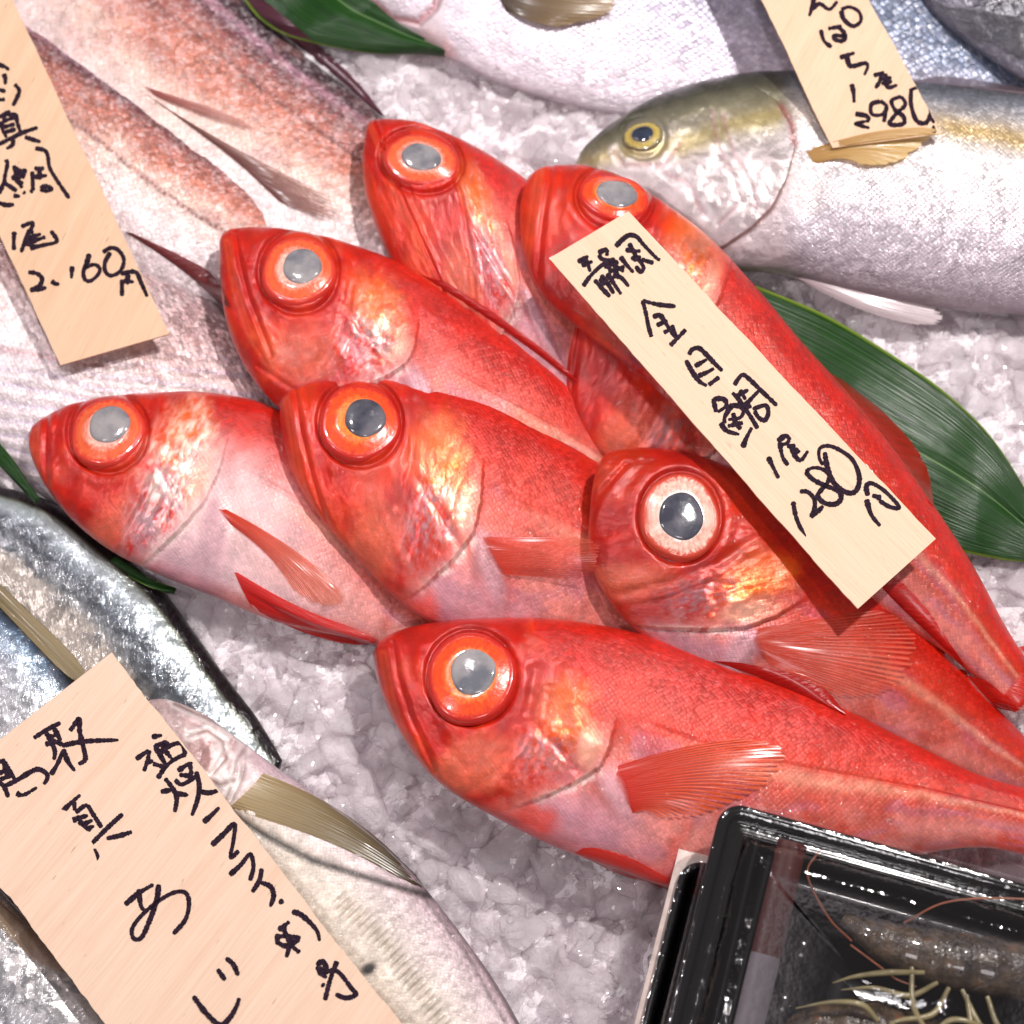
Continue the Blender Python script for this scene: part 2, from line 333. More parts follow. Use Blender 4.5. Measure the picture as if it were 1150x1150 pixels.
# ------------------------------------------------------------------ the red fish (splendid alfonsino)
T1 = np.array([[419, 733, 1], [527, 760, 1], [680, 868, 1]], float)
OP = [(630, 728), (665, 745), (686, 772), (692, 805), (686, 838), (674, 862), (645, 880), (605, 898), (562, 912), (525, 918)]
def red_fn(lm, ep, silver=.4, gold=.5, dark=0., seed=0, belly=.5):
    A = np.linalg.solve(np.array([[*q, 1] for q in lm], float), T1[:, :2])   # photo -> head frame of the front fish
    def f(x, y, t, v, g):
        q = np.stack([x, y, np.ones_like(x)], -1)@A; X = q[:, 0]; Y = q[:, 1]
        n1 = fbm(X/38, Y/38, seed); n2 = fbm(X/14, Y/14, seed+9); n3 = fbm(X/5, Y/5, seed+19, 3); nl = fbm(g/55, v*5, seed+61)
        sa = np.arctan2(Y-760, X-527); sr_ = np.hypot(Y-760, X-527)
        ns = fbm(sa*14, sr_/26, seed+31); nf = fbm(X/2.6, Y/2.6, seed+41, 2)
        Xw = X+(n1-.5)*26; Yw = Y+(fbm(X/30, Y/30, seed+5)-.5)*26
        R = lin((200, 27, 9)); R2 = lin((208, 46, 20)); PK = lin((198, 74, 56)); SV = lin((230, 156, 148)); LV = lin((158, 100, 136))
        vv = v+(n1-.5)*.35
        c = mix(np.broadcast_to(R, X.shape+(3,)), R2, ss(.7, .3, vv)); c = mix(c, PK, ss(.32, -.15, vv)*.9)
        c = mix(c, SV, ss(.05, -.5, vv)*(.25+.6*belly)*ss(.3, .7, n1+.15)); c = mix(c, LV, ss(.45, .7, nl)*ss(.35, 0, vv)*.32)
        c = mix(c, lin((240, 208, 208)), min(silver, 1)**3*ss(.62, .05, vv)*ss(960, 700, X)*.75)
        c = mix(c, R2, ss(-.82, -.98, v)*.6)
        sm = np.ones_like(X)*.9; mt = .06+.10*ss(.5, -.3, vv); ro = np.full_like(X, .36)
        # one pale stripe just above the side line, as on the flanks
        c = mix(c, lin((238, 170, 140)), gr(v-.08+(n2-.5)*.1, .09)*.45*ss(720, 860, X))
        d, s = pl(X, Y, OP); out = (s < 0) & (X > 600) | (s < 0) & (Y > 880)
        ylim = ss(712, 745, Y)
        inside = (~out) & (X < 700)
        head = np.where(inside, 1., 0.)*1.0
        head = head*(1-ss(600, 690, X)*(1-ylim))*(1-(1-ss(0, 46, d+(n2-.5)*40))*ss(850, 800, Y))*(1-(1-ss(0, 20, d+(n2-.5)*16))*.8)
        hc = mix(np.broadcast_to(R, X.shape+(3,)), lin((214, 50, 16)), ss(.4, .7, n1))
        hc = mix(hc, lin((226, 92, 48)), ss(.4, .8, ns*.5+n1*.5)*ss(790, 860, Y)*.5)
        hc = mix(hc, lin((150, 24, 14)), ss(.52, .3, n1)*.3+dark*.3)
        ck = blob(Xw, Yw, 532, 862, 46, 28, -25); hc = mix(hc, lin((226, 112, 84)), ck*.6)
        og = blob(Xw, Yw, 648, 796, 44, 36, 20, .6); hc = mix(hc, lin((242, 104, 22)), og*.9)
        gd = blob(Xw, Yw, 630, 836, 42, 28, -30, .7); hc = mix(hc, lin((238, 160, 104)), gd*ss(.35, .75, ns*.3+n3*.7)*(.1+.4*gold))
        sv = blob(Xw, Yw, 622, 846, 52, 38, -40, .6); hc = mix(hc, lin((205, 180, 190)), sv*ss(.35, .7, ns*.6+nf*.4+.1*silver)*(.12+.6*silver))
        pu = blob(Xw, Yw, 612, 842, 34, 22, -40, .5); hc = mix(hc, lin((128, 92, 116)), pu*ss(.35, .7, n3)*.5)
        wh = blob(Xw, Yw, 650, 812, 52, 58, 20, .8)*silver; hc = mix(hc, lin((250, 226, 205)), wh*ss(.35, .72, ns*.2+n3*.5+n2*.3)*.8*ss(.25,.9,silver))
        fl = blob(Xw, Yw, 672, 846, 20, 30, 20, .5); hc = mix(hc, lin((242, 176, 148)), fl*.8)
        # maxilla streaks, darker opercle corner
        d2, _ = pl(X, Y, [(430, 735), (440, 790), (458, 840), (480, 872)]); hc = mix(hc, lin((232, 100, 60)), gr(d2-3, 3)*.35)
        c = mix(c, hc, head); sm = sm*(1-head)+head*(.3*og+.6*ck+.12); mt = mt*(1-head)+head*(.10+.35*sv+.2*gd); ro = ro*(1-head)+head*.30
        hc = hc*(1+(nf-.5)[..., None]*.2)
        # chest under the gill slit
        c = mix(c, lin((186, 138, 158)), blob(Xw, Yw, 655, 925, 70, 34, 15, .6)*(~inside)*.55)
        c = mix(c, lin((196, 150, 160)), blob(X, Y, 692, 890, 13, 32, -28, .5)*.7)
        ch = blob(Xw, Yw, 600, 920, 26, 17, 10, .5)*(~inside); c = mix(c, lin((220, 60, 40)), ch*.8)
        mem_glint = gr(pl(X, Y, [(672, 868), (640, 884), (600, 900)])[0], 5.5); c = mix(c, lin((250, 225, 215)), mem_glint*.6*ss(.35, .6, n3)*ss(575, 640, X))  # whitish gill membrane, with the white highlight along the slit painted in
        # relief
        h = 3*blob(X, Y, 690, 888, 15, 32, -28, .6)
        h += np.where(out, -5.*np.exp(-d/22), 2.2*np.exp(-d/30))*ylim*ss(560, 640, X)*ss(800, 840, Y)
        for pts, w, dp in (([(441, 722), (447, 760), (459, 800), (476, 838), (488, 866)], 3.2, 2.4), ([(453, 712), (462, 752), (482, 802), (506, 846), (520, 862)], 6, .8),
                           ([(602, 752), (594, 800), (577, 840), (552, 872), (520, 895)], 6, 1.6), ([(617, 772), (609, 820), (589, 862), (560, 893), (532, 906)], 4, .5),
                           ([(600, 812), (628, 842), (650, 868)], 4, .9), ([(470, 880), (520, 905), (560, 925)], 3, 1.3)):
            dd = pl(X, Y, pts)[0]; h += -dp*gr(dd, w)+dp*.45*gr(dd-w*2.2, w*1.3)
        if ep: ca, sa_ = math.cos(math.radians(ep[4])), math.sin(math.radians(ep[4])); rr = np.hypot(((x-ep[0])*ca+(y-ep[1])*sa_)/ep[2], (-(x-ep[0])*sa_+(y-ep[1])*ca)/ep[3])
        else: rr = np.full(X.shape, 5.)
        h += -5.5*gr(rr-1.09, .07)+1.5*gr(rr-1.33, .16)+2*ss(1.35, .9, rr)
        c = mix(c, lin((150, 26, 18)), gr(rr-1.13, .07)*.5)  # shade in the eye-socket groove, painted as darker red
        h += (n2-.5)*1.4*head+(n1-.5)*4*head+(n1-.5)*2.2
        h += (n3-.5)*.7*head
        h += -1.3*gr(v-.2, .018)*ss(700, 760, X)
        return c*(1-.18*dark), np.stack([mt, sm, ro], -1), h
    return f

FISH = {}
GR = 'red big-eyed fish laid out on the ice'
def redfish(key, label, st, zc, lm, eyep, **kw):
    org = P((st[5][0]+st[5][2])/2, (st[5][1]+st[5][3])/2, 0)
    r = thing('red_fish', label, 'fish', org, GR)
    ek = kw.pop('eyekw', {})
    body('body', r, org, st, zc, red_fn(lm, eyep, **kw), M['red'], nt=430, top=170)
    if eyep: eye(r, org, *eyep, **ek)
    FISH[key] = (r, org); return r

K1 = [(419,728,419,742,8),(432,716,426,772,20),(455,706,441,808,30),(490,699,470,855,38),(540,695,505,888,43),(600,694,560,920,46),(660,700,625,952,47),(730,715,695,977,46),(800,739,760,998,43),(880,768,850,1005,38),(960,802,935,988,31),(1040,842,1025,962,24),(1110,874,1105,952,18),(1180,890,1180,968,14),(1240,900,1240,975,8)]
K2 = [(31,483,31,495,8),(48,470,38,520,18),(80,455,54,550,28),(120,446,85,588,36),(170,442,130,622,42),(230,441,190,650,45),(300,455,245,672,45),(360,490,300,695,42),(415,540,350,708,36),(460,600,400,718,28),(505,660,450,735,20),(540,700,500,765,14)]
K3 = [(313,449,313,460,8),(328,438,318,495,20),(355,430,332,540,30),(400,427,362,585,38),(450,428,405,632,43),(505,436,460,685,46),(560,453,520,712,46),(615,480,580,728,44),(670,515,640,745,40),(730,560,705,765,34),(800,615,775,790,26),(870,670,850,810,18)]
K4 = [(246,266,246,278,8),(262,258,248,320,20),(295,256,255,365,30),(345,262,275,412,38),(400,277,310,455,43),(455,299,370,500,45),(515,335,440,535,45),(570,372,510,560,42),(620,408,580,580,36),(660,445,640,590,28),(700,490,690,600,20)]
K5 = [(411,138,410,152,8),(430,134,407,185,18),(465,138,412,225,28),(505,152,430,275,36),(545,172,455,315,40),(590,202,490,350,42),(635,240,530,385,42),(680,290,570,420,40),(710,350,610,455,34),(730,410,650,490,26)]
K6 = [(596,194,590,205,8),(620,187,584,235,18),(655,187,587,280,28),(700,200,605,325,36),(750,232,642,362,40),(800,271,718,420,41),(850,325,780,476,41),(900,385,838,532,40),(950,440,890,588,38),(1000,500,940,642,35),(1050,570,990,690,29),(1095,640,1050,725,22),(1130,705,1095,760,17),(1175,775,1145,805,12)]
K7 = [(672,516,668,528,8),(690,507,663,565,20),(725,503,661,615,30),(775,509,672,655,38),(825,530,705,700,43),(875,570,760,745,46),(925,612,825,785,45),(975,650,895,815,42),(1025,695,960,845,37),(1070,738,1030,870,30),(1110,785,1085,890,24),(1155,832,1140,905,18),(1190,870,1180,920,14)]
K8 = [(655,322,650,330,8),(690,312,637,350,18),(730,320,631,385,28),(775,345,634,430,36),(815,385,648,475,40),(855,430,675,512,42),(890,480,720,550,42),(920,530,780,590,38),(950,580,850,630,30),(980,630,910,670,20)]
redfish('k1', 'large red fish lowest in the photo, with its belly just above the black trays', K1, [80, 90, 98, 98], [(419,733),(527,760),(680,868)], (529,760,46,49,0), silver=.25, gold=.5, seed=1, belly=.45, eyekw=dict(pupil=.53, poff=(3,-3)))
redfish('k2', 'pale silvery-cheeked red fish farthest left, over the grey striped fish', K2, [52, 54, 50, 40], [(31,487),(121,484),(235,568)], (121,485,41,42,0), silver=1., gold=.7, seed=22, belly=1., eyekw=dict(mi='iris_pale', pupil=.57, poff=(3,-6)))
redfish('k3', 'red fish in the middle with orange-ringed eye and dark grey pupil', K3, [92, 92, 80, 50, 30], [(313,450),(404,474),(538,606)], (404,474,43,45,0), silver=.35, gold=.9, seed=43, belly=.35, eyekw=dict(mp='pupil_dark', pupil=.53, poff=(6,-2)))
redfish('k4', 'red fish with gold cheek lying between the wooden sign and the long tag', K4, [74, 74, 62, 40], [(246,270),(335,303),(462,415)], (335,304,41,43,0), silver=.55, gold=.9, seed=64, belly=.3, eyekw=dict(pupil=.54, poff=(5,-2), mi='iris_pale'))
redfish('k5', 'uppermost red fish, rolled back-up with its head against bare ice', K5, [64, 64, 56, 40], [(411,142),(473,180),(590,330)], (473,180,43,33,12), silver=.5, gold=.2, seed=85, belly=.3, eyekw=dict(mi='iris_pale', pupil=.55, high=8))
redfish('k6', 'long red fish under the long price tag, beside the yellow-striped fish', K6, [100, 102, 92, 72], [(595,198),(690,218),(790,395)], (690,222,40,33,10), silver=.35, gold=.7, seed=106, belly=.3, eyekw=dict(pupil=.6, high=8, poff=(2,0)))
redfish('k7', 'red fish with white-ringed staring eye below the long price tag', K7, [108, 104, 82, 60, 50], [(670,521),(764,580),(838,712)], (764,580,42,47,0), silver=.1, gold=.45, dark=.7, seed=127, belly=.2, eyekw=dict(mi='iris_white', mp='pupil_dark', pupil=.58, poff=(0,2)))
redfish('k8', 'mostly hidden orange-cheeked red fish in the shade of the long price tag', K8, [62, 62, 56, 40], [(640,326),(726,352),(812,508)], None, silver=.1, gold=.8, dark=.05, seed=148, belly=.2)

# ------------------------------------------------------------------ the other fish
def simple_fn(rules, seed=0, metal=.32, rough=.28, smask=.9, relief=()):
    def f(x, y, t, v, g):
        n1 = fbm(x/45, y/45, seed); n2 = fbm(x/15, y/15, seed+3); n3 = fbm(x/5, y/5, seed+6, 3)
        c = np.zeros(x.shape+(3,)); mt = np.full(x.shape, metal); sm = np.full(x.shape, smask); ro = np.full(x.shape, rough); h = (n1-.5)*4
        E = dict(x=x, y=y, t=t, v=v, g=g, n1=n1, n2=n2, n3=n3)
        c, mt, sm, ro, h = rules(E, c, mt, sm, ro, h)
        return c, np.stack([mt, sm, ro], -1), h
    return f
def bands(v, stops):
    vs = [s[0] for s in stops]; cs = np.array([lin(s[1]) for s in stops])
    return np.stack([np.interp(v, vs, cs[:, k]) for k in range(3)], -1)
def bream_rules(lat, brown=1., rows=False):
    def r(E, c, mt, sm, ro, h):
        x, y, v, n1, n2, n3 = E['x'], E['y'], E['v'], E['n1'], E['n2'], E['n3']
        vv = v+(n1-.5)*.3
        c = bands(vv, [(-1, (206, 188, 192)), (-.25, (228, 212, 212)), (.15, (220, 184, 170)), (.4, (190, 116, 96)), (.75, (150, 82, 74)), (.9, (122, 64, 70)), (1, (70, 38, 50))])
        c = np.where((v > .66)[..., None], bands(v, [(.66, (158, 92, 84)), (.76, (96, 50, 60)), (.82, (170, 120, 140)), (.86, (70, 36, 48)), (1, (40, 22, 32))]), c)*1.0 if lat else c
        c = c*brown+(1-brown)*lin((236, 224, 228))
        c = mix(c, lin((168, 112, 108)), ss(.45, .75, fbm(E['g']/50, v*7, 71))*.5*ss(-.6, .2, v)); c = mix(c, lin((252, 240, 244)), ss(.5, .75, n3)*.18)  # the pale n3 flecks put sparkle into the colour
        if lat:
            d, _ = pl(x, y, lat); c = mix(c, lin((120, 72, 70)), gr(d, 2.6)*(.7+.3*np.sin(E['g']*.9))); h = h-1.5*gr(d, 2.2)
        if rows:
            k = ss(380, 430, y)
            rw = np.abs(((y-.16*x)/17+fbm(x/60, y/60, 3)) % 1-.5)*2
            c = mix(c, lin((176, 160, 190)), ss(.6, .95, rw)*.5*k); h = h+k*2.2*(1-rw)
            dd, _ = pl(x, y, [(-40, 384), (60, 402), (120, 412)]); c = mix(c, lin((190, 110, 120)), gr(dd, 2)*.5); h = h-2*gr(dd, 2.5)
        return c, mt, sm, ro, h
    return r
def otherfish(key, name, label, cat, st, zc, fn, mat, group=None, **kw):
    k = len(st)//2; org = P((st[k][0]+st[k][2])/2, (st[k][1]+st[k][3])/2, 0)
    r = thing(name, label, cat, org, group); body('body', r, org, st, zc, fn, M[mat], **kw); FISH[key] = (r, org); return r
GB = 'pinkish silver sea bream in the upper left'
otherfish('m1', 'sea_bream', 'pink-brown silver sea bream rearmost at upper left, beside the dark green leaf', 'fish',
    [(20,-260,-150,-60,30),(110,-150,-110,60,42),(200,-65,-60,140,45),(270,-3,0,220,46),(350,68,120,290,46),(430,132,260,330,42),(500,200,380,360,36),(560,270,470,400,26)],
    [-2, 0, -2, -8], simple_fn(bream_rules([(110,-45),(165,-3),(225,40),(290,95),(350,140),(410,182),(460,230)]), 201), 'bream', GB)
otherfish('m2', 'sea_bream', 'middle sea bream whose lateral line runs behind the wooden sign', 'fish',
    [(-160,-90,-220,60,30),(-60,-30,-170,140,40),(25,12,-90,210,44),(90,52,-20,262,45),(170,108,70,300,44),(250,170,150,335,40),(310,212,220,345,30),(345,243,285,345,20),(420,300,350,390,12)],
    [16, 16, 14, 8], simple_fn(bream_rules([(0,90),(40,112),(80,135),(115,160),(150,190),(210,235),(260,265),(300,300)]), 222), 'bream', GB)
otherfish('m3', 'sea_bream', 'pale sea bream with rows of large scales under the lower end of the price sign', 'fish',
    [(-240,40,-300,300,30),(-140,90,-200,420,42),(-40,165,-110,490,50),(60,222,0,530,52),(150,264,100,590,52),(240,335,200,640,50),(310,410,290,660,44),(380,500,370,680,34),(440,580,430,690,24)],
    [4, 8, 6, 0], simple_fn(bream_rules(None, .5, True), 243), 'bream', GB, top=190)
def bass_rules(E, c, mt, sm, ro, h):
    x, y, v, n1, n2, n3 = E['x'], E['y'], E['v'], E['n1'], E['n2'], E['n3']
    q = (x-720)*.45-(y-60)*1.0+(n1-.5)*60
    c = np.stack([np.interp(q, [-60, 60, 150, 260], [lin(a)[k] for a in ((236,222,232),(205,196,216),(120,132,158),(58,68,86))]) for k in range(3)], -1)
    d, s = pl(x, y, [(395,-20),(440,20),(470,25),(488,8),(500,-30)])
    c = mix(c, lin((190, 80, 90)), gr(d, 4.5)*.75); c = mix(c, lin((215, 150, 150)), blob(x, y, 490, 48, 26, 12, 40)*.7)
    hd = (s > 0)&(x < 500); c = mix(c, lin((205, 188, 190)), hd*.6); h = h-4*gr(d, 4); sm = np.where(hd, .1, sm)
    return c, mt, sm, ro, h
otherfish('s1', 'silver_fish', 'big silver fish along the top edge with blue-grey back', 'fish',
    [(330,-150,330,-60,10),(380,-190,385,-18,34),(470,-220,460,38,50),(580,-230,570,96,56),(720,-230,720,134,58),(870,-220,870,160,56),(1000,-190,1010,180,52),(1120,-140,1140,190,44),(1240,-90,1260,190,34)],
    [38, 26, -8, -24], simple_fn(bass_rules, 301, metal=.3, rough=.36), 'bass')
def dark_rules(E, c, mt, sm, ro, h):
    n1, n2, v = E['n1'], E['n2'], E['v']
    c = bands(v+(n1-.5)*.5, [(-1, (110, 108, 122)), (-.6, (56, 56, 68)), (0, (26, 26, 32)), (1, (16, 16, 20))]); return c, mt, sm*.5, ro*.8, h+(n2-.5)*5
otherfish('s2', 'dark_fish', 'dark grey fish poking into the top right corner', 'fish',
    [(1010,-70,1010,-40,10),(1040,-110,1030,-6,22),(1090,-120,1070,34,30),(1160,-110,1130,78,34),(1240,-60,1200,120,30),(1300,0,1270,150,22)],
    [30, 36, 40], simple_fn(dark_rules, 322, metal=.3, rough=.3), 'bass', nt=260, top=110)
def jack_rules(E, c, mt, sm, ro, h):
    x, y, v, n1, n2, n3 = E['x'], E['y'], E['v'], E['n1'], E['n2'], E['n3']
    vv = v+(n1-.5)*.12
    c = bands(vv, [(-1, (166, 150, 160)), (-.6, (186, 174, 184)), (-.1, (212, 204, 208)), (.2, (240, 234, 234)), (.45, (222, 210, 200)), (.6, (186, 182, 184)), (.74, (132, 136, 146)), (.86, (92, 96, 104)), (1, (58, 60, 62))])
    ye = gr(y-(138+(x-1050)*.22+(n1-.5)*14), 13)*ss(1010, 1080, x); c = mix(c, lin((196, 160, 66)), ye*.75)
    hd = ss(905, 870, x)
    c = mix(c, bands(vv, [(-1, (184, 166, 168)), (.0, (176, 164, 162)), (.3, (156, 150, 138)), (.55, (126, 122, 92)), (.74, (72, 70, 46)), (1, (30, 28, 22))]), hd*.9)
    yh = gr(pl(x, y, [(650,186),(690,172),(760,165),(830,138),(870,130)])[0]+(n2-.5)*6, 13)*hd; c = mix(c, lin((180, 158, 66)), yh*.6)
    c = mix(c, lin((74, 74, 52)), blob(x, y, 680, 150, 40, 14, -35)*.6*hd)
    op = [(845,95),(872,112),(888,140),(893,165),(884,200),(868,232),(845,255),(815,275),(780,290)]
    d, s = pl(x, y, op); h = h+np.where(s < 0, -5*np.exp(-d/16), 2*np.exp(-d/30))*ss(92, 110, y)
    c = mix(c, lin((150, 70, 66)), gr(pl(x, y, [(878,118),(889,140),(892,160)])[0], 5)*.8*ss(.35, .6, n3+.15)); c = mix(c, lin((176, 120, 116)), gr(pl(x, y, op[2:])[0], 2.2)*.55)
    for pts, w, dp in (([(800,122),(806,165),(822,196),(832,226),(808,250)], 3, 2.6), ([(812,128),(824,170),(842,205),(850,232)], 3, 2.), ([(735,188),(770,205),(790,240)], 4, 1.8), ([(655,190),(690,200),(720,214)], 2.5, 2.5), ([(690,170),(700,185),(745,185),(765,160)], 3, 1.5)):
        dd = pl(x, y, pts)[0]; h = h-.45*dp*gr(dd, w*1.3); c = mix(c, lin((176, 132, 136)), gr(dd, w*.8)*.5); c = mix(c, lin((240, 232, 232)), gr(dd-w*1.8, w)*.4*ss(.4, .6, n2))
    c = c*(1+(.5*(n2-.5)+.5*(n3-.5))[..., None]*.25*hd[..., None]); sm = sm*(1-hd*.85); h = h+hd*(n2-.5)*1.8+(n1-.5)*5
    rr = np.hypot(x-722, y-153); h = h-3*gr(rr-24, 3.5)
    c = mix(c, lin((226, 214, 208)), blob(x, y, 905, 205, 26, 34, 0)*.5)
    return c, mt, sm, ro, h
otherfish('j', 'yellow_striped_fish', 'big silvery fish at right with a yellow stripe and yellow side fin', 'fish',
    [(646,180,646,192,8),(662,160,662,208,20),(692,136,700,240,34),(740,108,755,275,46),(800,90,815,300,54),(860,82,870,306,58),(930,84,940,322,60),(1020,92,1030,340,60),(1110,100,1110,350,58),(1200,112,1200,352,52),(1290,130,1290,346,44)],
    [44, 46, 46, 44], simple_fn(jack_rules, 343, metal=.4, rough=.3, smask=.8), 'jack', nt=520, top=200)
eye(*FISH['j'], 722, 153, 23, 20, 0, pupil=.56, mi='iris_jack', mp='pupil_black', high=5)
def aji_rules(kind):
    def r(E, c, mt, sm, ro, h):
        x, y, v, n1, n2, n3 = E['x'], E['y'], E['v'], E['n1'], E['n2'], E['n3']; vv = v+(n1-.5)*.16*ss(.75, .4, v)
        if kind == 1:
            c = bands(vv, [(-1, (150, 140, 130)), (-.6, (176, 166, 156)), (-.05, (186, 176, 166)), (.12, (128, 130, 132)), (.34, (74, 80, 88)), (.48, (112, 120, 126)), (.62, (186, 196, 202)), (.76, (160, 170, 168)), (.80, (96, 98, 84)), (.83, (24, 18, 22)), (1, (14, 10, 14))])
            c = mix(c, lin((76, 80, 86)), ss(.46, .6, n2)*ss(-.3, .1, v)*ss(.7, .4, v)*.8)
        elif kind == 2:
            c = bands(vv, [(-1, (220, 220, 225)), (.0, (212, 212, 216)), (.4, (176, 180, 188)), (.62, (150, 165, 180)), (.78, (92, 112, 134)), (.88, (34, 40, 48)), (1, (14, 14, 18))])
            c = mix(c, lin((110, 112, 116)), ss(.52, .66, n2)*.6)
        elif kind == 3:
            c = bands(vv, [(-1, (216, 208, 204)), (-.3, (224, 212, 196)), (.3, (226, 214, 200)), (.7, (218, 200, 200)), (.92, (206, 182, 188)), (1, (120, 100, 108))])
            hd = blob(x, y, 215, 840, 85, 62, 35, .3)
            c = mix(c, lin((208, 180, 178)), hd*.9); c = mix(c, lin((150, 84, 76)), blob(x, y, 236, 846, 26, 20, 0, .7)*.6)
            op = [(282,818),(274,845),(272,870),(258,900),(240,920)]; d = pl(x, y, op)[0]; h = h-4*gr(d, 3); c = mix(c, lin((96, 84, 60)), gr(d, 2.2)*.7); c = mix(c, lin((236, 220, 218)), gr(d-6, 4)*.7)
            d = pl(x, y, [(205,805),(240,822),(262,836)])[0]; h = h-2*gr(d, 3); d = pl(x, y, [(262,832),(250,850),(236,870)])[0]; h = h-2.5*gr(d, 3)
            c = c*(1+((n2-.5)*1.2+(n3-.5)*.9)[..., None]*(.25+.45*hd[..., None])); c = mix(c, lin((250, 236, 232)), ss(.55, .7, n2)*hd*.7)  # pale blotches put a metallic shine into the head colour
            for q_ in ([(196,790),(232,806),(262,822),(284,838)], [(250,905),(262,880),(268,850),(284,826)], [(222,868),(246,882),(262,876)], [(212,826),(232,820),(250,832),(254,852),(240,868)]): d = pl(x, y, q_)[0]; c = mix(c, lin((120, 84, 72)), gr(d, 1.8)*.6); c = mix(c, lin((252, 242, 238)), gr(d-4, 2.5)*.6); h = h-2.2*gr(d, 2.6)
            c = mix(c, lin((214, 188, 196)), blob(x, y, 330, 880, 70, 28, 35, .5)*.6)
            sc_ = gr(pl(x, y, [(385,1015),(430,1055),(470,1110),(500,1160)])[0], 9); c = mix(c, lin((170, 158, 140)), sc_*.5*ss(.4, .6, n3)); h = h+sc_*2.5*np.sin((x+y)*.55)
            c = mix(c, lin((20, 20, 24)), blob(x, y, 414, 1088, 9, 6, -30)*.95)
            d = pl(x, y, [(240,898),(290,934),(350,966),(420,988),(482,1006)])[0]; c = mix(c, lin((34, 28, 24)), gr(d, 4.5)*.9); h = h-2*gr(d, 5)
            d = pl(x, y, [(482,1006),(530,1070),(575,1150)])[0]; c = mix(c, lin((60, 54, 60)), gr(d-6, 3)*.5)
            sm = sm*(1-hd*.8); mt = mt*.7
        else:
            c = bands(vv, [(-1, (130, 130, 135)), (0, (176, 176, 180)), (.5, (212, 208, 208)), (.85, (190, 185, 180)), (1, (120, 110, 100))])
            c = mix(c, lin((120, 122, 126)), ss(.48, .62, n2)*.7)
        return c, mt, sm, ro, h+(n2-.5)*3
    return r
GA = 'small grey-silver fish in the lower left'
A1 = [(-120,520,-150,600,20),(-50,532,-80,650,34),(0,546,-20,690,38),(60,565,30,740,40),(120,608,70,800,40),(180,660,100,850,38),(220,712,130,890,34),(255,762,170,920,28),(290,808,210,950,22),(322,862,260,960,14)]
A2 = [(-150,560,-220,700,20),(-80,610,-160,790,30),(0,670,-90,850,36),(50,716,-20,900,36),(90,768,40,950,32),(130,840,90,980,24)]
A3 = [(165,786,150,800,8),(190,786,150,850,20),(230,803,165,905,30),(275,835,190,960,34),(330,876,220,1010,36),(400,925,255,1060,36),(460,978,290,1110,35),(515,1045,330,1160,33),(562,1112,380,1210,30),(600,1180,430,1260,26)]
A4 = [(-120,880,-220,960,20),(-60,940,-180,1040,30),(0,1000,-120,1120,36),(60,1062,-60,1190,38),(120,1120,0,1240,36),(190,1190,80,1290,30)]
otherfish('a1', 'horse_mackerel', 'grey mackerel-like fish with black back edge under the red fish at left', 'fish', A1, [10, 12, 10], simple_fn(aji_rules(1), 401, metal=.4, rough=.282), 'aji', GA)
otherfish('a2', 'horse_mackerel', 'dark blue-backed fish at the left edge above the large wooden sign', 'fish', A2, [34, 34, 30], simple_fn(aji_rules(2), 402, metal=.4, rough=.282), 'aji', GA)
otherfish('a3', 'horse_mackerel', 'beige-silver fish right of the large wooden sign with its gill cover showing', 'fish', A3, [44, 46, 48, 44], simple_fn(aji_rules(3), 403, metal=.15, rough=.36), 'aji_pale', GA)
otherfish('a4', 'horse_mackerel', 'silver fish in the bottom left corner under the large wooden sign', 'fish', A4, [44, 46, 44], simple_fn(aji_rules(4), 404, metal=.4, rough=.284), 'aji', GA)

# ------------------------------------------------------------------ leaves
def leafmat():
    t = NT('broad_leaf'); uv = t.n('ShaderNodeUVMap', uv_map='uv').outputs[0]; s = t.n('ShaderNodeSeparateXYZ', {0: uv})
    st = t.n('ShaderNodeVectorMath', {0: uv, 1: (60, 1.2, 1)}, operation='MULTIPLY'); n = t.noise(st.outputs[0], 1, 3, .6, '2D')
    c = t.mixc(t.rng(n, .3, .7, 0, 1), lin((10, 46, 4)), lin((20, 68, 6)))
    ed = t.math('ABSOLUTE', t.math('SUBTRACT', s.outputs[0], .5)); c = t.mixc(t.rng(ed, .475, .498, 0, .8), c, lin((150, 175, 70)))
    c = t.mixc(t.rng(ed, .0, .012, .55, 0), c, lin((120, 160, 90)))
    b = t.bump(n, .0009, .5); n2 = t.noise(t.n('ShaderNodeTexCoord').outputs['Object'], 30, 3); b2 = t.bump(n2, .003, .3, b)
    return t.done(t.n('ShaderNodeBsdfPrincipled', {'Base Color': c, 'Roughness': .3, 'Normal': b2, 'Specular IOR Level': .35}))
M['leaf'] = leafmat()
def leaf(label, left, right, z, n=70, m=30, arch=14, group='green leaves laid under the fish'):
    L_ = catmull(left, n); R_ = catmull(right, n); V = []; uv = []
    zz = np.interp(np.linspace(0, 1, n), np.linspace(0, 1, len(z)), z)
    for i in range(n):
        for j in range(m):
            s = j/(m-1); q = L_[i]*(1-s)+R_[i]*s; hz = zz[i]+arch*math.sin(math.pi*s)-5*math.exp(-((s-.5)/.05)**2)+2*math.sin(i*.25+s*5)
            V.append(P(q[0], q[1], hz)); uv.append((s, i/(n-1)))
    V = np.array(V); org = V.mean(0).copy(); o = mesh_obj('leaf', V, grid_faces(n, m), M['leaf'], None, org, np.array(uv))
    md = o.modifiers.new('thick', 'SOLIDIFY'); md.thickness = .0005
    tag(o, label, 'leaf', group)
leaf('broad green leaf at right, between the red fish and the yellow-striped fish',
     [(790,300),(865,328),(930,356),(1000,398),(1060,440),(1110,488),(1150,548),(1190,620)], [(800,420),(880,500),(960,560),(1030,600),(1075,618),(1110,626),(1150,631),(1195,628)], [16, 22, 26, 22])
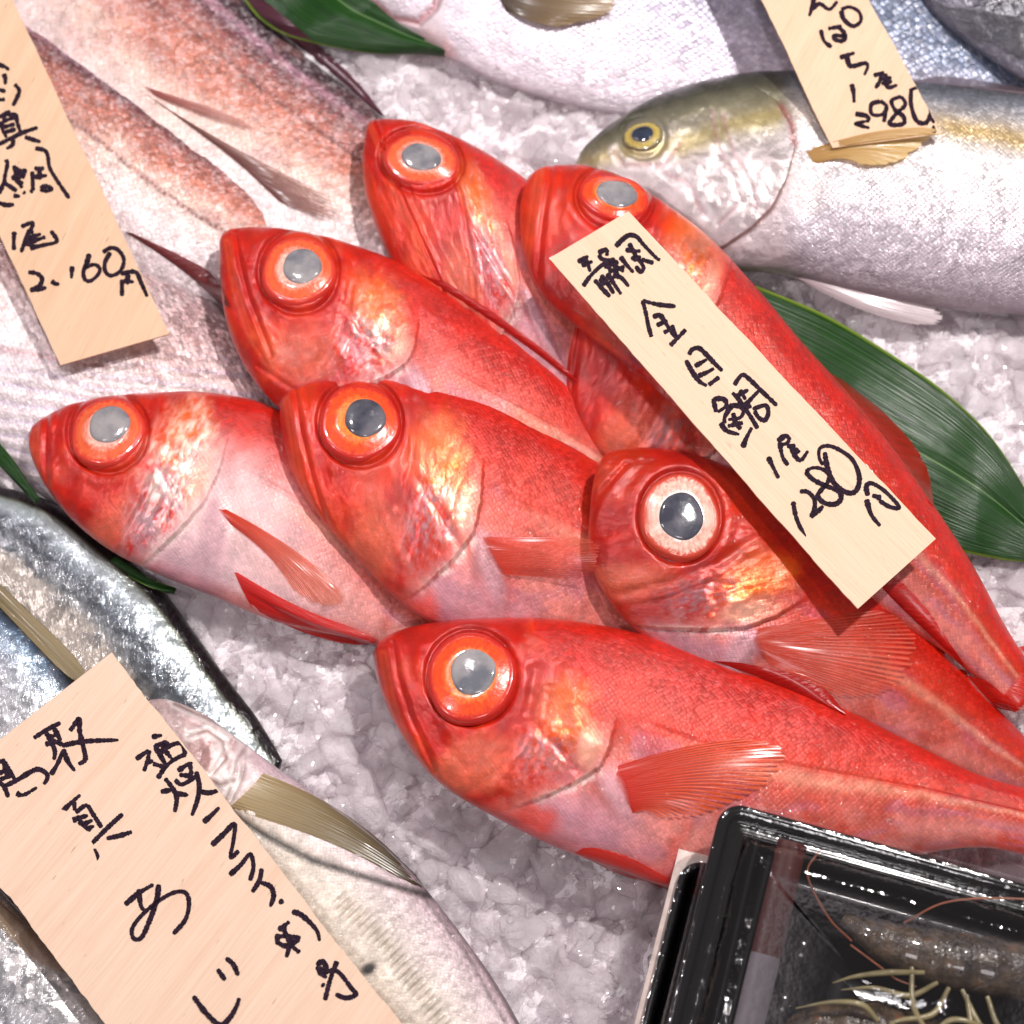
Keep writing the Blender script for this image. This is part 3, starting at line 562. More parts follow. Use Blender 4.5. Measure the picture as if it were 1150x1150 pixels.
leaf('dark green leaf at the top edge, behind the silver fish head',
     [(250,-60),(276,2),(310,34),(360,50),(420,60),(480,62),(530,70),(560,80)], [(420,-90),(440,-50),(470,-20),(490,0),(510,25),(535,48),(555,66),(572,82)], [20, 26, 22, 10])
leaf('narrow leaf tip poking out below the pale bream at the left edge',
     [(-40,450),(-10,486),(14,515),(30,540),(44,560)], [(-50,470),(-20,504),(5,528),(24,548),(40,566)], [42, 46, 44], n=30, m=10, arch=3)
leaf('tiny leaf corner poking out between the leftmost red fish and the grey fish',
     [(130,625),(165,648),(185,656),(198,662)], [(120,632),(160,656),(180,663),(196,666)], [32, 34, 32], n=20, m=8, arch=2)

# ------------------------------------------------------------------ fins
def F(key, name, *a, **k): return fin(name, *FISH[key], *a, **k)
RF = (226, 40, 22); OF = (232, 92, 40)
F('k1', 'pectoral_fin', [(682,864),(696,888),(709,914)], [(872,826),(884,846),(862,880),(800,912),(748,924)], (220,34,14), (238,104,44), bulge=7, lift=(1,4), bend=(0,-8))
F('k1', 'pelvic_fin', [(640,955),(665,952),(700,958)], [(700,985),(752,1000),(785,1006)], RF, mat='finsolid', bulge=3)
F('k1', 'dorsal_fin', [(800,742),(850,760),(900,780),(950,804)], [(840,745),(890,757),(925,772),(948,798)], (190,22,16), mat='finsolid', bulge=3, lift=(2,8))
F('k2', 'pectoral_fin', [(233,561),(243,571),(255,586)], [(396,672),(378,682),(338,678)], (232,54,30), (238,130,90), bulge=8, lift=(1,3), bend=(7,-5))
F('k2', 'pelvic_fin', [(262,640),(270,658),(282,682)], [(420,713),(424,722),(408,727)], (224,30,24), mat='finsolid', bulge=6, lift=(2,4), bend=(-3,6))
F('k3', 'pectoral_fin', [(538,603),(546,620),(562,645)], [(676,603),(672,625),(668,652)], (236,66,34), (236,96,66), mat='finsoft', bulge=5)
F('k7', 'pectoral_fin', [(836,708),(846,724),(856,742)], [(1015,680),(1030,720),(1010,770),(960,790)], (222,62,26), (226,96,66), mat='finsoft', bulge=3)
F('k7', 'dorsal_fin', [(985,655),(1015,685),(1045,714),(1075,742)], [(1012,648),(1046,690),(1060,712),(1100,770)], (205,28,20), mat='finsolid', bulge=2, lift=(2,6))
F('k6', 'dorsal_fin', [(930,418),(965,458),(1000,503),(1040,560)], [(952,430),(1000,470),(1038,518),(1052,572)], (212,26,20), mat='finsolid', bulge=3, lift=(0,4))
F('k6', 'tail_fin', [(1140,728),(1150,745),(1130,775),(1122,785)], [(1240,700),(1230,740),(1200,800),(1165,806)], RF, bulge=2, lift=(0,2))
F('k7', 'anal_fin', [(1085,758),(1100,775),(1118,795)], [(1112,766),(1138,790),(1150,802)], (228,40,26), mat='finsolid', bulge=2, lift=(2,6))
o = FISH['k4']
fin('dorsal_fin', *o, [(470,308),(530,346),(590,388),(645,430)], [(505,318),(556,352),(612,394),(652,428)], (196,24,18), mat='finsolid', bulge=2, lift=(1,4))
F('m2', 'dorsal_fin', [(150,96),(210,140),(262,180),(312,226)], [(262,172),(330,200),(376,226),(384,252)], (120,66,62), (190,140,122), mat='fin', bulge=5, lift=(2,4), jag=.4, n=80)
F('m1', 'dorsal_fin', [(265,-8),(320,40),(375,84),(425,128)], [(300,0),(352,46),(400,90),(436,134)], (96,52,66), mat='finsolid', bulge=3, lift=(6,8))
F('m1', 'pectoral_fin', [(158,96),(164,100),(170,106)], [(262,128),(288,146),(250,138)], (176,96,90), (206,140,130), mat='fin', bulge=6, lift=(2,3))
F('m3', 'dorsal_fin', [(140,260),(180,286),(215,312),(245,340)], [(150,262),(205,288),(240,310),(262,346)], (128,56,60), mat='finsolid', bulge=2, lift=(2,6))
F('j', 'pelvic_fin', [(868,292),(884,304),(900,316)], [(1064,346),(1056,362),(1040,368)], (196,170,176), (236,222,224), mat='finsolid', bulge=3, z=(50,46,34,28), follow=False, bend=(-2,6))
F('j', 'dorsal_fin', [(1020,92),(1070,96),(1120,102),(1180,110)], [(1060,84),(1100,90),(1150,98),(1200,104)], (140,120,128), mat='finsolid', bulge=2, lift=(2,6))
F('a2', 'pectoral_fin', [(-60,600),(-50,620),(-40,640)], [(100,752),(98,766),(86,772)], (150,132,92), (176,158,120), mat='finsolid', bulge=5, lift=(2,3))
F('a3', 'pectoral_fin', [(296,868),(278,888),(256,908)], [(458,972),(474,990),(482,1006)], (190,168,124), (62,54,40), mat='finsolid', bulge=6, lift=(3.5,1.5), bend=(6,-9))
F('a4', 'pectoral_fin', [(-60,960),(-50,980),(-45,1000)], [(72,1072),(78,1092),(50,1090)], (190,165,130), (170,130,100), mat='finclear', bulge=6, lift=(3,6))
F('s2', 'tail_fin', [(1150,20),(1152,45),(1156,70)], [(1040,2),(1056,20),(1080,34)], (60,60,70), (120,118,128), mat='finclear', bulge=4, lift=(2,4), jag=.4)

# ------------------------------------------------------------------ wooden tags with writing
def woodmat(name, c1, c2, rot, sc_=1.):
    t = NT(name); co = t.n('ShaderNodeTexCoord').outputs['Object']
    mp = t.n('ShaderNodeMapping', {'Vector': co, 'Rotation': (0, 0, rot)})
    st = t.n('ShaderNodeVectorMath', {0: mp.outputs[0], 1: (9*sc_, 130*sc_, 60)}, operation='MULTIPLY')
    n = t.noise(st.outputs[0], 1, 4, .55); n2 = t.noise(mp.outputs[0], 26, 3); st2 = t.n('ShaderNodeVectorMath', {0: mp.outputs[0], 1: (40, 1600, 500)}, operation='MULTIPLY'); n3 = t.noise(st2.outputs[0], 1, 2)
    c = t.mixc(t.rng(n, .42, .72, 0, .45), c1, c2); c = t.mixc(t.rng(n3, .35, .7, 0, .22), c, lin((196, 150, 112))); c = t.mixc(t.rng(n2, .6, .8, 0, .35), c, lin((234, 186, 156)))
    st3 = t.n('ShaderNodeVectorMath', {0: mp.outputs[0], 1: (120, 700, 200)}, operation='MULTIPLY'); n4 = t.noise(st3.outputs[0], 1, 2)
    c = t.mixc(t.rng(n4, .70, .78, 0, .5), c, lin((150, 112, 84)))
    return t.done(t.n('ShaderNodeBsdfPrincipled', {'Base Color': c, 'Roughness': .55, 'Normal': t.bump(n3, .0003, .4), 'Specular IOR Level': .3}))
t = NT('marker_ink'); co = t.n('ShaderNodeTexCoord').outputs['Object']; nn = t.noise(co, 900, 3)
M['ink'] = t.done(t.n('ShaderNodeBsdfPrincipled', {'Base Color': t.mixc(t.rng(nn, .3, .75, 0, 1), lin((22, 14, 22)), lin((58, 40, 56))), 'Specular IOR Level': .1, 'Roughness': .75}))
def sc5(ox, oy, k, lst): return [[(ox+a/k, oy+b/k) for a, b in s] for s in lst]
def woodtag(label, corners, zs, strokes, width, c1, c2, grain, thick=3.2, seed=0, warp=3., ink=1.):
    """corners: four pixels in turn; zs: their levels. A thin warped board and the brush-pen strokes written on it."""
    cs = [P(*c, z) for c, z in zip(corners, zs)]; org = sum(cs)/4
    nrm = np.cross(cs[1]-cs[0], cs[3]-cs[0]); nrm /= np.linalg.norm(nrm); nrm = nrm if nrm[2] > 0 else -nrm
    dd_ = raydir(*corners[2]); cs[2] = CAM+dd_*(((cs[0]-CAM)@nrm)/(dd_@nrm))
    o0 = cs[0]; eu = cs[1]-cs[0]; ev = cs[3]-cs[0]
    def sag(u, v): return warp*U*math.sin(math.pi*min(max(v, 0), 1))
    nu, nv = 40, 90; rs = np.random.default_rng(seed)
    we = .006*np.convolve(rs.standard_normal(nv+8), np.ones(9)/9, 'valid'); we2 = .006*np.convolve(rs.standard_normal(nv+8), np.ones(9)/9, 'valid')
    V = []
    for lev in (0, 1):
        for i in range(nu):
            for j in range(nv):
                u = i/(nu-1); v = j/(nv-1); uu = u+we[j]*(1-u)*2+we2[j]*u*2
                p = (cs[0]*(1-uu)+cs[1]*uu)*(1-v)+(cs[3]*(1-uu)+cs[2]*uu)*v
                V.append(p+nrm*(sag(u, v)-lev*thick*U))
    F0 = grid_faces(nu, nv); N = nu*nv; F1 = F0[:, ::-1]+N; side = []
    ring = [i*nv for i in range(nu)]+[(nu-1)*nv+j for j in range(1, nv)]+[i*nv+nv-1 for i in range(nu-2, -1, -1)]+[j for j in range(nv-2, 0, -1)]
    for a, b in zip(ring, ring[1:]+ring[:1]): side.append((a, b, b+N, a+N))
    r = thing('wooden_sign', label, 'price sign', org, 'hand-lettered wooden price signs')
    bo = mesh_obj('board', V, np.vstack([F0, F1, np.array(side)]), woodmat('pale_wood', lin(c1), lin(c2), grain), r, org, smooth=False)
    # ink
    A = np.array(cs)
    def onplane(x, y):
        d = raydir(x, y); k = ((o0-CAM)@nrm)/(d@nrm); p = CAM+d*k
        # position along the board for the warp
        w = p-o0; M2 = np.array([[eu@eu, eu@ev], [eu@ev, ev@ev]]); uv = np.linalg.solve(M2, [w@eu, w@ev]); 
        return p, uv
    if strokes:
        W = []; Fc = []; li = 0
        for si, s in enumerate(strokes):
            ln = sum(math.dist(a, b) for a, b in zip(s, s[1:])); n = max(8, int(ln/1.1))
            c = catmull(s, n); dr = np.gradient(c, axis=0); dr /= np.linalg.norm(dr, axis=1)[:, None]+1e-9; nn_ = np.stack([-dr[:, 1], dr[:, 0]], -1)
            g = np.linspace(0, 1, n); w = width*.82*(1.05-.25*g+.12*np.sin(g*5+si))*(1+.10*rs.standard_normal(n))
            cap = width*.5; al = g*max(ln, 1e-6)
            w = w*ink; w = w*np.sqrt(np.clip(np.minimum(al, ln-al)/cap+.25, 0, 1))
            lift = (1.0+.012*si)*.25
            base = len(W)
            for k in range(n):
                for sg in (-1, 0, 1):
                    q = c[k]+nn_[k]*w[k]*sg; p, uv = onplane(q[0], q[1])
                    if not (0.004 < uv[0] < .996): p = o0+eu*min(max(uv[0], .004), .996)+ev*uv[1]
                    W.append(p+nrm*(sag(0, uv[1])+lift*U))
            for k in range(n-1):
                for e in (0, 1):
                    a = base+k*3+e; Fc.append((a, a+1, a+4, a+3))
        mesh_obj('lettering', W, np.array(Fc), M['ink'], bo, org)
    return r
def wsc(*a): return sc5(*a)
S2 = wsc(600, 230, 5.75, [
 [(525,270),(565,228),(612,196),(662,206),(705,255),(790,342),(815,352)], [(555,332),(598,388),(642,436)], [(588,288),(640,298),(688,296)], [(612,246),(640,300),(668,345),(690,372),(706,405),(686,432),(655,392)],
 [(690,350),(730,362),(772,374)], [(630,330),(650,350),(690,330)],
 [(280,370),(350,330)], [(305,392),(378,364)], [(325,340),(345,380),(362,432)], [(315,525),(360,462),(425,398),(480,362)], [(388,482),(440,540),(490,592)], [(430,452),(470,500),(515,572)], [(425,470),(455,520)], [(470,440),(510,500),(562,576)],
 [(412,312),(465,288),(470,330)], [(418,320),(440,350),(530,362)], [(450,402),(545,366)], [(478,432),(585,398)], [(460,362),(520,392),(580,430)], [(505,455),(560,468),(612,526)], [(500,340),(520,400),(540,450)], [(475,395),(505,425),(545,420)],
 [(700,612),(722,700),(738,780),(758,850)], [(700,616),(800,640),(915,652)], [(765,722),(820,700)], [(790,776),(862,742)], [(812,702),(850,760),(905,848)], [(836,822),(905,788)], [(878,905),(925,858),(980,800)], [(890,770),(918,860)]])
S2 += wsc(740, 380, 5.75, [
 [(195,102),(215,68),(258,58),(300,92),(355,150),(412,206)], [(175,135),(215,208),(262,272),(312,302)], [(232,176),(312,130)], [(255,238),(310,215),(358,188)], [(322,296),(392,244)],
 [(488,298),(515,255),(545,230),(590,262),(660,330),(765,430)], [(475,345),(520,392),(560,462)], [(495,372),(580,326)], [(525,326),(562,392)], [(545,445),(600,382),(648,332)], [(515,400),(560,440),(600,430)], [(560,450),(600,510),(640,578)],
 [(606,452),(690,428),(708,478),(684,524),(645,505),(618,462)], [(352,382),(362,430),(372,472)], [(352,384),(420,388),(436,430),(380,472)], [(432,452),(490,428),(545,452),(528,505),(448,520)], [(470,430),(428,500),(425,545)], [(480,528),(532,582)], [(445,562),(545,540)], [(480,475),(500,560)],
 [(398,540),(440,592),(522,616)], [(542,702),(566,640),(602,570)],
 [(768,662),(815,626),(842,642),(830,672),(796,682)], [(780,664),(800,760),(836,816)], [(828,692),(885,690)], [(848,714),(905,716)], [(858,742),(915,722)], [(850,690),(885,760),(920,782),(965,722)], [(706,760),(740,830),(775,900)]])
S2 += wsc(850, 480, 5.75, [
 [(235,475),(256,580),(310,708)], [(278,410),(330,414),(372,462),(372,530),(348,578)], [(350,578),(395,540),(430,504)],
 [(315,282),(360,330),(440,372),(520,404),(546,452),(510,492),(440,486),(395,442),(418,400),(460,350),(466,300),(420,264),(360,258),(315,282)],
 [(440,155),(456,250),(490,342),(550,402),(612,422),(652,390),(662,310),(622,210),(550,150),(470,116),(410,130),(404,190),(428,240)],
 [(708,462),(740,562),(797,636)], [(718,440),(708,380),(740,358),(810,396),(880,462),(920,517),(860,512),(790,470)], [(745,438),(805,450)], [(785,432),(790,470)]])
woodtag('long pale wooden sign with black lettering and 1280 lying across the red fish', [(706,237),(617,290),(963,684),(1051,605)], [168, 166, 160, 162], S2, 3.4, (232,205,176), (224,190,158), math.radians(48), seed=1, warp=-3)
S1_ = wsc(0, 60, 6.39, [
 [(-40,70),(0,88),(40,102),(70,126)], [(30,150),(42,190),(40,230)], [(-30,262),(0,266),(45,280)], [(-20,330),(10,338),(40,334)], [(108,225),(142,272),(122,330),(95,382)],
 [(-10,466),(60,432),(80,428)], [(60,448),(110,448),(130,510),(152,575)], [(15,490),(20,545),(52,612)], [(20,492),(105,468)], [(28,535),(110,512)], [(38,572),(118,548)], [(-10,660),(100,606),(160,576),(275,536)], [(180,604),(240,624),(296,640)], [(98,620),(92,662),(48,690)], [(35,440),(30,490)],
 [(255,685),(322,700),(346,740),(358,820),(402,900),(500,1045)], [(45,765),(56,802),(36,920),(80,962),(125,992)], [(36,920),(-5,1015)], [(-10,1076),(50,1092),(105,1088)], [(98,1025),(148,1030)], [(168,998),(186,1010)],
 [(98,818),(162,852)], [(108,870),(182,850)], [(85,905),(150,888),(182,868)], [(102,808),(130,900),(162,972)], [(182,830),(168,905)], [(90,880),(150,950)], [(130,940),(172,930)],
 [(235,850),(240,992)], [(248,830),(322,830)], [(285,838),(290,912)], [(250,892),(342,880)], [(290,972),(332,958),(372,975),(340,992),(288,984)], [(240,990),(215,996)]])
S1_ += wsc(0, 240, 6.05, [
 [(100,124),(96,190),(98,252)], [(145,92),(222,64),(216,102),(190,145),(145,266)], [(182,122),(232,130)], [(198,148),(212,232)], [(200,168),(282,140)], [(210,198),(312,160)], [(205,236),(300,216),(388,190),(348,118)], [(170,205),(240,225)],
 [(193,400),(250,408),(287,442),(270,490),(205,522)], [(205,522),(260,515),(318,504)], [(350,458),(378,478),(406,480)], [(492,358),(487,442)],
 [(610,273),(590,340),(568,400),(582,452),(622,456),(670,412),(678,372),(640,348),(575,372)], [(752,264),(716,330),(716,390),(750,422),(802,406),(836,360),(840,300),(800,246),(750,236),(700,266)],
 [(830,448),(830,562)], [(820,410),(920,398),(960,470),(1002,566)], [(870,408),(868,484)], [(840,456),(912,466)]])
woodtag('wooden sign at upper left with black lettering and the price 2,160', [(-58,-155),(-180,-120),(68,410),(190,375)], [122, 118, 78, 84], S1_, 3.3, (230,196,164), (216,170,132), math.radians(-65), seed=2, warp=2)
S3 = wsc(840, 0, 4.6, [
 [(345,-30),(330,40),(316,86)], [(325,52),(370,22),(420,50),(462,8)], [(480,55),(495,102),(542,137),(582,110),(572,62),(522,38),(480,52)], [(375,154),(392,212),(432,246)], [(413,150),(485,138)], [(465,138),(500,178),(492,212),(450,206),(448,184),(505,192)],
 [(473,300),(552,274)], [(508,288),(530,342),(602,328),(618,346),(600,390)], [(648,392),(704,374)], [(690,378),(680,420),(658,458)], [(680,412),(742,402)], [(688,434),(745,420)], [(708,380),(722,450),(772,440)], [(535,434),(545,480),(548,532)],
 [(553,588),(612,600),(618,624),(555,640),(628,662)], [(682,524),(638,540),(640,590),(692,592),(716,552),(682,520)], [(716,550),(702,632)], [(792,498),(742,522),(762,572),(802,602),(802,640),(732,642),(762,592),(812,542),(792,498)],
 [(842,470),(842,540),(870,622),(920,634),(946,572),(932,500),(882,455),(832,470)], [(960,692),(958,648)], [(948,630),(990,600),(1036,662)], [(978,652),(1012,645)]])
woodtag('wooden sign at upper right priced 2980, tucked under the yellow fin', [(912,-115),(800,-115),(935,166),(1058,150)], [150, 146, 112, 114], S3, 3.2, (234,202,170), (222,182,148), math.radians(-62), seed=3, warp=1)
S4 = wsc(0, 780, 5.75, [
 [(10,418),(60,488),(104,562)], [(-20,440),(20,425)], [(-10,512),(62,478)], [(0,550),(80,520)], [(-10,560),(30,600),(56,666)], [(20,598),(110,554),(200,500),(252,484),(302,512),(306,546),(284,582)], [(30,450),(50,540)], [(106,636),(150,652),(242,600)], [(18,716),(106,709)], [(-10,806),(22,816)],
 [(218,282),(300,230),(392,182)], [(296,242),(340,322),(356,372),(350,424)], [(350,218),(395,302)], [(305,284),(372,258)], [(292,322),(392,300)], [(330,520),(372,450),(408,368)], [(310,262),(350,300),(420,330)],
 [(452,236),(472,210),(512,158),(516,240),(540,340),(552,420),(508,452)], [(400,332),(500,310),(600,300),(768,295)], [(408,352),(440,432),(486,496)],
 [(392,772),(450,712),(522,648)], [(480,692),(486,752)], [(490,765),(560,718),(602,772),(660,862)], [(465,822),(510,800),(572,782)], [(500,782),(548,872),(556,944)], [(518,850),(602,812)], [(528,882),(612,850)], [(510,820),(590,882)], [(478,790),(490,830)],
 [(468,1096),(600,960),(700,860),(796,772)], [(690,932),(780,912),(856,888)], [(608,998),(626,1052),(584,1102)]])
S4 += wsc(130, 820, 5.75, [
 [(233,46),(302,34)], [(132,190),(216,130)], [(216,130),(210,190),(184,268)], [(190,212),(246,200)], [(246,110),(322,84),(342,112)], [(256,108),(292,168),(326,226)], [(300,100),(335,150),(372,196)], [(286,152),(340,108),(420,88),(456,160)], [(272,314),(330,232),(402,180),(458,156)], [(242,218),(322,242)],
 [(320,312),(366,372),(396,440),(384,532)], [(292,400),(362,388)], [(390,410),(472,422)], [(402,266),(482,212)], [(480,206),(492,292)], [(384,322),(432,352),(524,300)], [(412,290),(502,300)], [(522,268),(542,362),(530,452),(494,556)], [(552,400),(612,406),(694,380)],
 [(568,598),(620,552),(672,500)], [(622,746),(700,672),(770,608),(762,720),(745,822),(798,780)], [(738,938),(810,872),(870,804),(892,882),(870,974)], [(946,894),(930,972),(884,1048)], [(938,984),(1002,1012),(1022,1072),(1000,1142)], [(1056,1102),(1088,1116)]])
S4b = wsc(120, 960, 3.833, [
 [(80,216),(140,166),(204,128)], [(140,148),(150,222),(178,250)], [(226,128),(216,200),(180,300),(150,358),(118,360),(112,318),(152,262),(222,202),(290,164),(340,164),(356,210),(340,280),(288,342)], [(478,492),(512,540)], [(514,444),(546,472),(568,520)], [(374,608),(430,682),(490,732),(532,700),(560,652),(572,616)],
 [(798,244),(842,262),(902,322),(918,372)], [(740,326),(788,288)], [(758,308),(790,382),(832,422)], [(728,362),(762,350),(836,358)], [(734,376),(772,392),(832,366)], [(802,348),(774,442)], [(738,340),(734,388)],
 [(904,476),(930,460),(946,492),(922,512),(904,480)], [(914,486),(944,506)], [(992,458),(962,540),(940,626)], [(925,512),(990,500),(1052,572),(1072,602),(1030,616),(985,600)], [(926,556),(938,566)], [(908,496),(948,530)]])
woodtag('large wooden sign at lower left covered in big black brush lettering', [(125,733),(-77,890),(183,1236),(515,1233)], [104, 100, 100, 104], S4+S4b, 4.3, (236,208,184), (226,186,156), math.radians(-52), seed=4, warp=3, ink=.84)
woodtag('small wooden sign corner at the top edge under the silver fish fin', [(700,-80),(590,-70),(606,30),(707,17)], [66, 66, 52, 54], [[(692,13),(696,4),(698,-10)], [(700,8),(708,0),(712,-10)]], 3.2, (232,200,160), (220,180,140), math.radians(-80), seed=5, warp=0)
F('j', 'pectoral_fin', [(905,169),(910,177),(916,184)], [(1066,143),(1048,153),(1012,180),(976,190)], (196,150,80), (226,190,124), mat='finsolid', bulge=4, lift=(2,7), bend=(2,-9), label='yellow side fin')
F('s1', 'pectoral_fin', [(556,-30),(560,-6),(568,12)], [(690,-16),(688,12),(640,30)], (84,70,58), (176,148,108), mat='finsolid', bulge=8, lift=(3,7), bend=(0,5))

# ------------------------------------------------------------------ black trays with lids
def simple(name, c, rough, **kw):
    t = NT(name); co = t.n('ShaderNodeTexCoord').outputs['Object']; n = t.noise(co, 160, 4)
    ins = {'Base Color': t.mixc(t.rng(n, .3, .7, 0, 1), tuple(np.array(lin(c))*.8), tuple(np.minimum(1, lin(c)*1.2))), 'Roughness': rough, 'Normal': t.bump(n, .0012, .3)}; ins.update(kw)
    return t.done(t.n('ShaderNodeBsdfPrincipled', ins))
M['black'] = simple('black_plastic', (12, 12, 14), .14)
M['black'].node_tree.nodes['Bump'].inputs['Distance'].default_value = .0004
M['whitep'] = simple('white_flange', (225, 205, 196), .5)
t = NT('clear_lid'); gl = t.n('ShaderNodeBsdfGlossy', {'Color': (1, 1, 1, 1), 'Roughness': .07}); tr = t.n('ShaderNodeBsdfTransparent', {'Color': (.93, .93, .93, 1)})
co = t.n('ShaderNodeTexCoord').outputs['Object']; bn = t.bump(t.noise(co, 60, 4, .6), .004, .35); t.set(gl.inputs['Normal'], bn)
fr = t.n('ShaderNodeLayerWeight', {'Blend': .5, 'Normal': bn}).outputs['Facing']; f2 = t.math('MULTIPLY_ADD', t.math('POWER', fr, 3.), .5, .07)
M['lid'] = t.done(t.n('ShaderNodeMixShader', {0: f2, 1: tr.outputs[0], 2: gl.outputs[0]}))
def frame_at(px, py, z, ang, ang2):
    O = P(px, py, z); ex = P(px+math.cos(ang)*100, py+math.sin(ang)*100, z)-O; ex /= np.linalg.norm(ex)
    ey = P(px+math.cos(ang2)*100, py+math.sin(ang2)*100, z)-O; ey -= ex*(ex@ey); ey /= np.linalg.norm(ey)
    return O, ex, ey
def rrect(w, h, r, ins, n=10):
    pts = []; r = max(r-ins, 2)
    for cx, cy, a0 in ((ins+r, ins+r, 180), (w-ins-r, ins+r, 270), (w-ins-r, h-ins-r, 0), (ins+r, h-ins-r, 90)):
        for k in range(n+1):
            a = math.radians(a0+90*k/n); pts.append((cx+r*math.cos(a), cy+r*math.sin(a)))
    # subdivide long sides
    out = []
    for a, b in zip(pts, pts[1:]+pts[:1]):
        m = max(1, int(math.dist(a, b)/6)) if math.dist(a, b) > 12 else 1
        m = 60 if m > 1 else 1
        for k in range(m): out.append((a[0]+(b[0]-a[0])*k/m, a[1]+(b[1]-a[1])*k/m))
    return out
def loft(name, fr_, w, h, r, prof, mat, parent, org, floor=True, rib=0):
    O, ex, ey = fr_; V = []; n = None
    for q, (ins, z) in enumerate(prof):
        pp = rrect(w, h, r, ins); n = len(pp)
        for k, (a, b) in enumerate(pp):
            rz = rib*math.sin(k*2.1)*(1 if 0 < q < len(prof)-1 else 0)
            V.append(O+(ex*a+ey*b)*U+np.array([0, 0, (z+rz)*U]))
    Fc = [tuple(x) for x in grid_faces(len(prof), n, True)]
    if floor:
        c = len(V); V.append(np.mean(V[-n:], axis=0)); b = (len(prof)-1)*n
        for k in range(n): Fc.append((b+k, b+(k+1) % n, c, c))
    me_f = np.array(Fc)
    o = bpy.data.meshes.new(name); o.from_pydata([tuple(v-org) for v in V], [], [tuple(dict.fromkeys(map(int, f)))[::-1] for f in Fc]); o.materials.append(mat)
    for p_ in o.polygons: p_.use_smooth = True
    ob = bpy.data.objects.new(name, o); COL.objects.link(ob); ob.parent = parent; return ob
TA = math.radians(15.5); TB = math.radians(99)
TZ = 200
frT = frame_at(812, 898, TZ, TA, TB)
org = frT[0].copy(); org[2] = 136*U
tray = thing('food_tray', 'upper black plastic tray holding brown shellfish in the lower right corner', 'tray', org, 'stacked black plastic trays')
loft('container', frT, 420, 330, 24, [(0,-8),(0,-2),(2,0),(9,1),(11,-1),(13,-8),(16,-9),(24,-9),(27,-7),(30,-9),(36,-36),(40,-60),(52,-62),(60,-60),(66,-63)], M['black'], tray, org)
loft('lid', frT, 420, 330, 24, [(-5,-6),(-4,0),(3,4),(12,3),(17,-4),(24,-5),(30,6),(40,18),(52,24),(70,25)], M['lid'], tray, org)
def inner_ribs():
    O, ex, ey = frT; V = []; Fc = []
    for (x0, y0, x1, y1, wd, z0, z1) in ((62,40,62,330,11,-60,-14), (96,60,400,60,9,-60,-22), (44,30,48,330,5,-30,-10)):
        n = 14; 
        for s in (0, 1):
            for k in range(n+1):
                a = math.pi*k/n; cx = x0+(x1-x0)*s; cy = y0+(y1-y0)*s; dx, dy = (1, 0) if x0 == x1 or abs(x0-x1) < 10 else (0, 1)
                off = -math.cos(a)*wd; V.append(O+(ex*(cx+dx*off)+ey*(cy+dy*off))*U+np.array([0, 0, (z0+(z1-z0)*math.sin(a)**.6)*U]))
        b = len(V)-2*(n+1)
        for k in range(n): Fc.append((b+k, b+k+1, b+n+2+k, b+n+1+k))
    return V, Fc
V, Fc = inner_ribs(); mesh_obj('divider', V, np.array(Fc), M['black'], tray, org)
def tl(a, b, z): O, ex, ey = frT; return O+(ex*a+ey*b)*U+np.array([0, 0, z*U])
# compartment wall strip with its reddish reflection put into the colour, dark round bumps on the floor
t = NT('red_reflection'); M['redstrip'] = t.done(t.n('ShaderNodeBsdfPrincipled', {'Base Color': lin((70, 26, 24)), 'Roughness': .35}))
t = NT('plain_grey'); M['greystrip'] = t.done(t.n('ShaderNodeBsdfPrincipled', {'Base Color': lin((112, 104, 112)), 'Roughness': .4}))
V = [tl(a, b, 8-3*math.cos((b-20)/9)) for b in np.linspace(20, 330, 60) for a in (44, 50, 66, 80)]
V = [tl(a, b, z) for b in np.linspace(22, 330, 70) for a, z in ((64, -7), (68, -3), (80, 0), (90, -3), (94, -8))]
Fg = grid_faces(70, 5)
bb = 26*4
o = mesh_obj('wall_strip', V, Fg[:bb], M['redstrip'], tray, org); o = mesh_obj('grey_strip', V, Fg[bb:], M['greystrip'], tray, org)
def ico(sub):
    import bmesh
    bm = bmesh.new(); bmesh.ops.create_icosphere(bm, subdivisions=sub, radius=1); V = np.array([v.co[:] for v in bm.verts]); F_ = np.array([[v.index for v in f.verts] for f in bm.faces]); bm.free(); return V, F_
IV, IF = ico(3)
for a, b, r in ((118, 118, 20), (112, 176, 20), (168, 200, 20), (118, 232, 20), (250, 300, 20)):
    mesh_obj('floor_bump', [tl(a, b, -64)+q*np.array([r, r, 13])*U for q in IV], IF, M['black'], tray, org)
# lower tray and the lid flange under it, drawn as a solid white strip
frL = frame_at(768, 962, TZ-66, TA, TB)
orgL = frL[0].copy(); orgL[2] = 72*U
tray2 = thing('food_tray', 'lower black tray under the shellfish tray, only its left rim showing', 'tray', orgL, 'stacked black plastic trays')
loft('container', frL, 420, 330, 24, [(0,-8),(0,-2),(2,0),(9,1),(11,-1),(13,-8),(16,-9),(24,-9),(36,-36),(40,-60)], M['black'], tray2, orgL)
loft('lid', frL, 420, 330, 22, [(-9,-12),(-8,-3),(-4,1),(2,4),(10,3),(14,-4),(24,-5)], M['lid'], tray2, orgL, floor=False, rib=.8)
frC = frame_at(768, 930, TZ-80, TA, TB); oc = frC[0].copy()
V, Fs = [], []
pr = rrect(34, 330, 4, 0)
for z in (0, 3):
    V += [frC[0]+(frC[1]*a+frC[2]*b)*U+np.array([0, 0, z*U]) for a, b in pr]
n = len(pr); cme = bpy.data.meshes.new('lid_flange'); cme.from_pydata([tuple(v-oc) for v in V], [], [tuple(range(n)), tuple(range(n, 2*n))]+[(k, (k+1) % n, n+(k+1) % n, n+k) for k in range(n)]); cme.materials.append(M['whitep'])
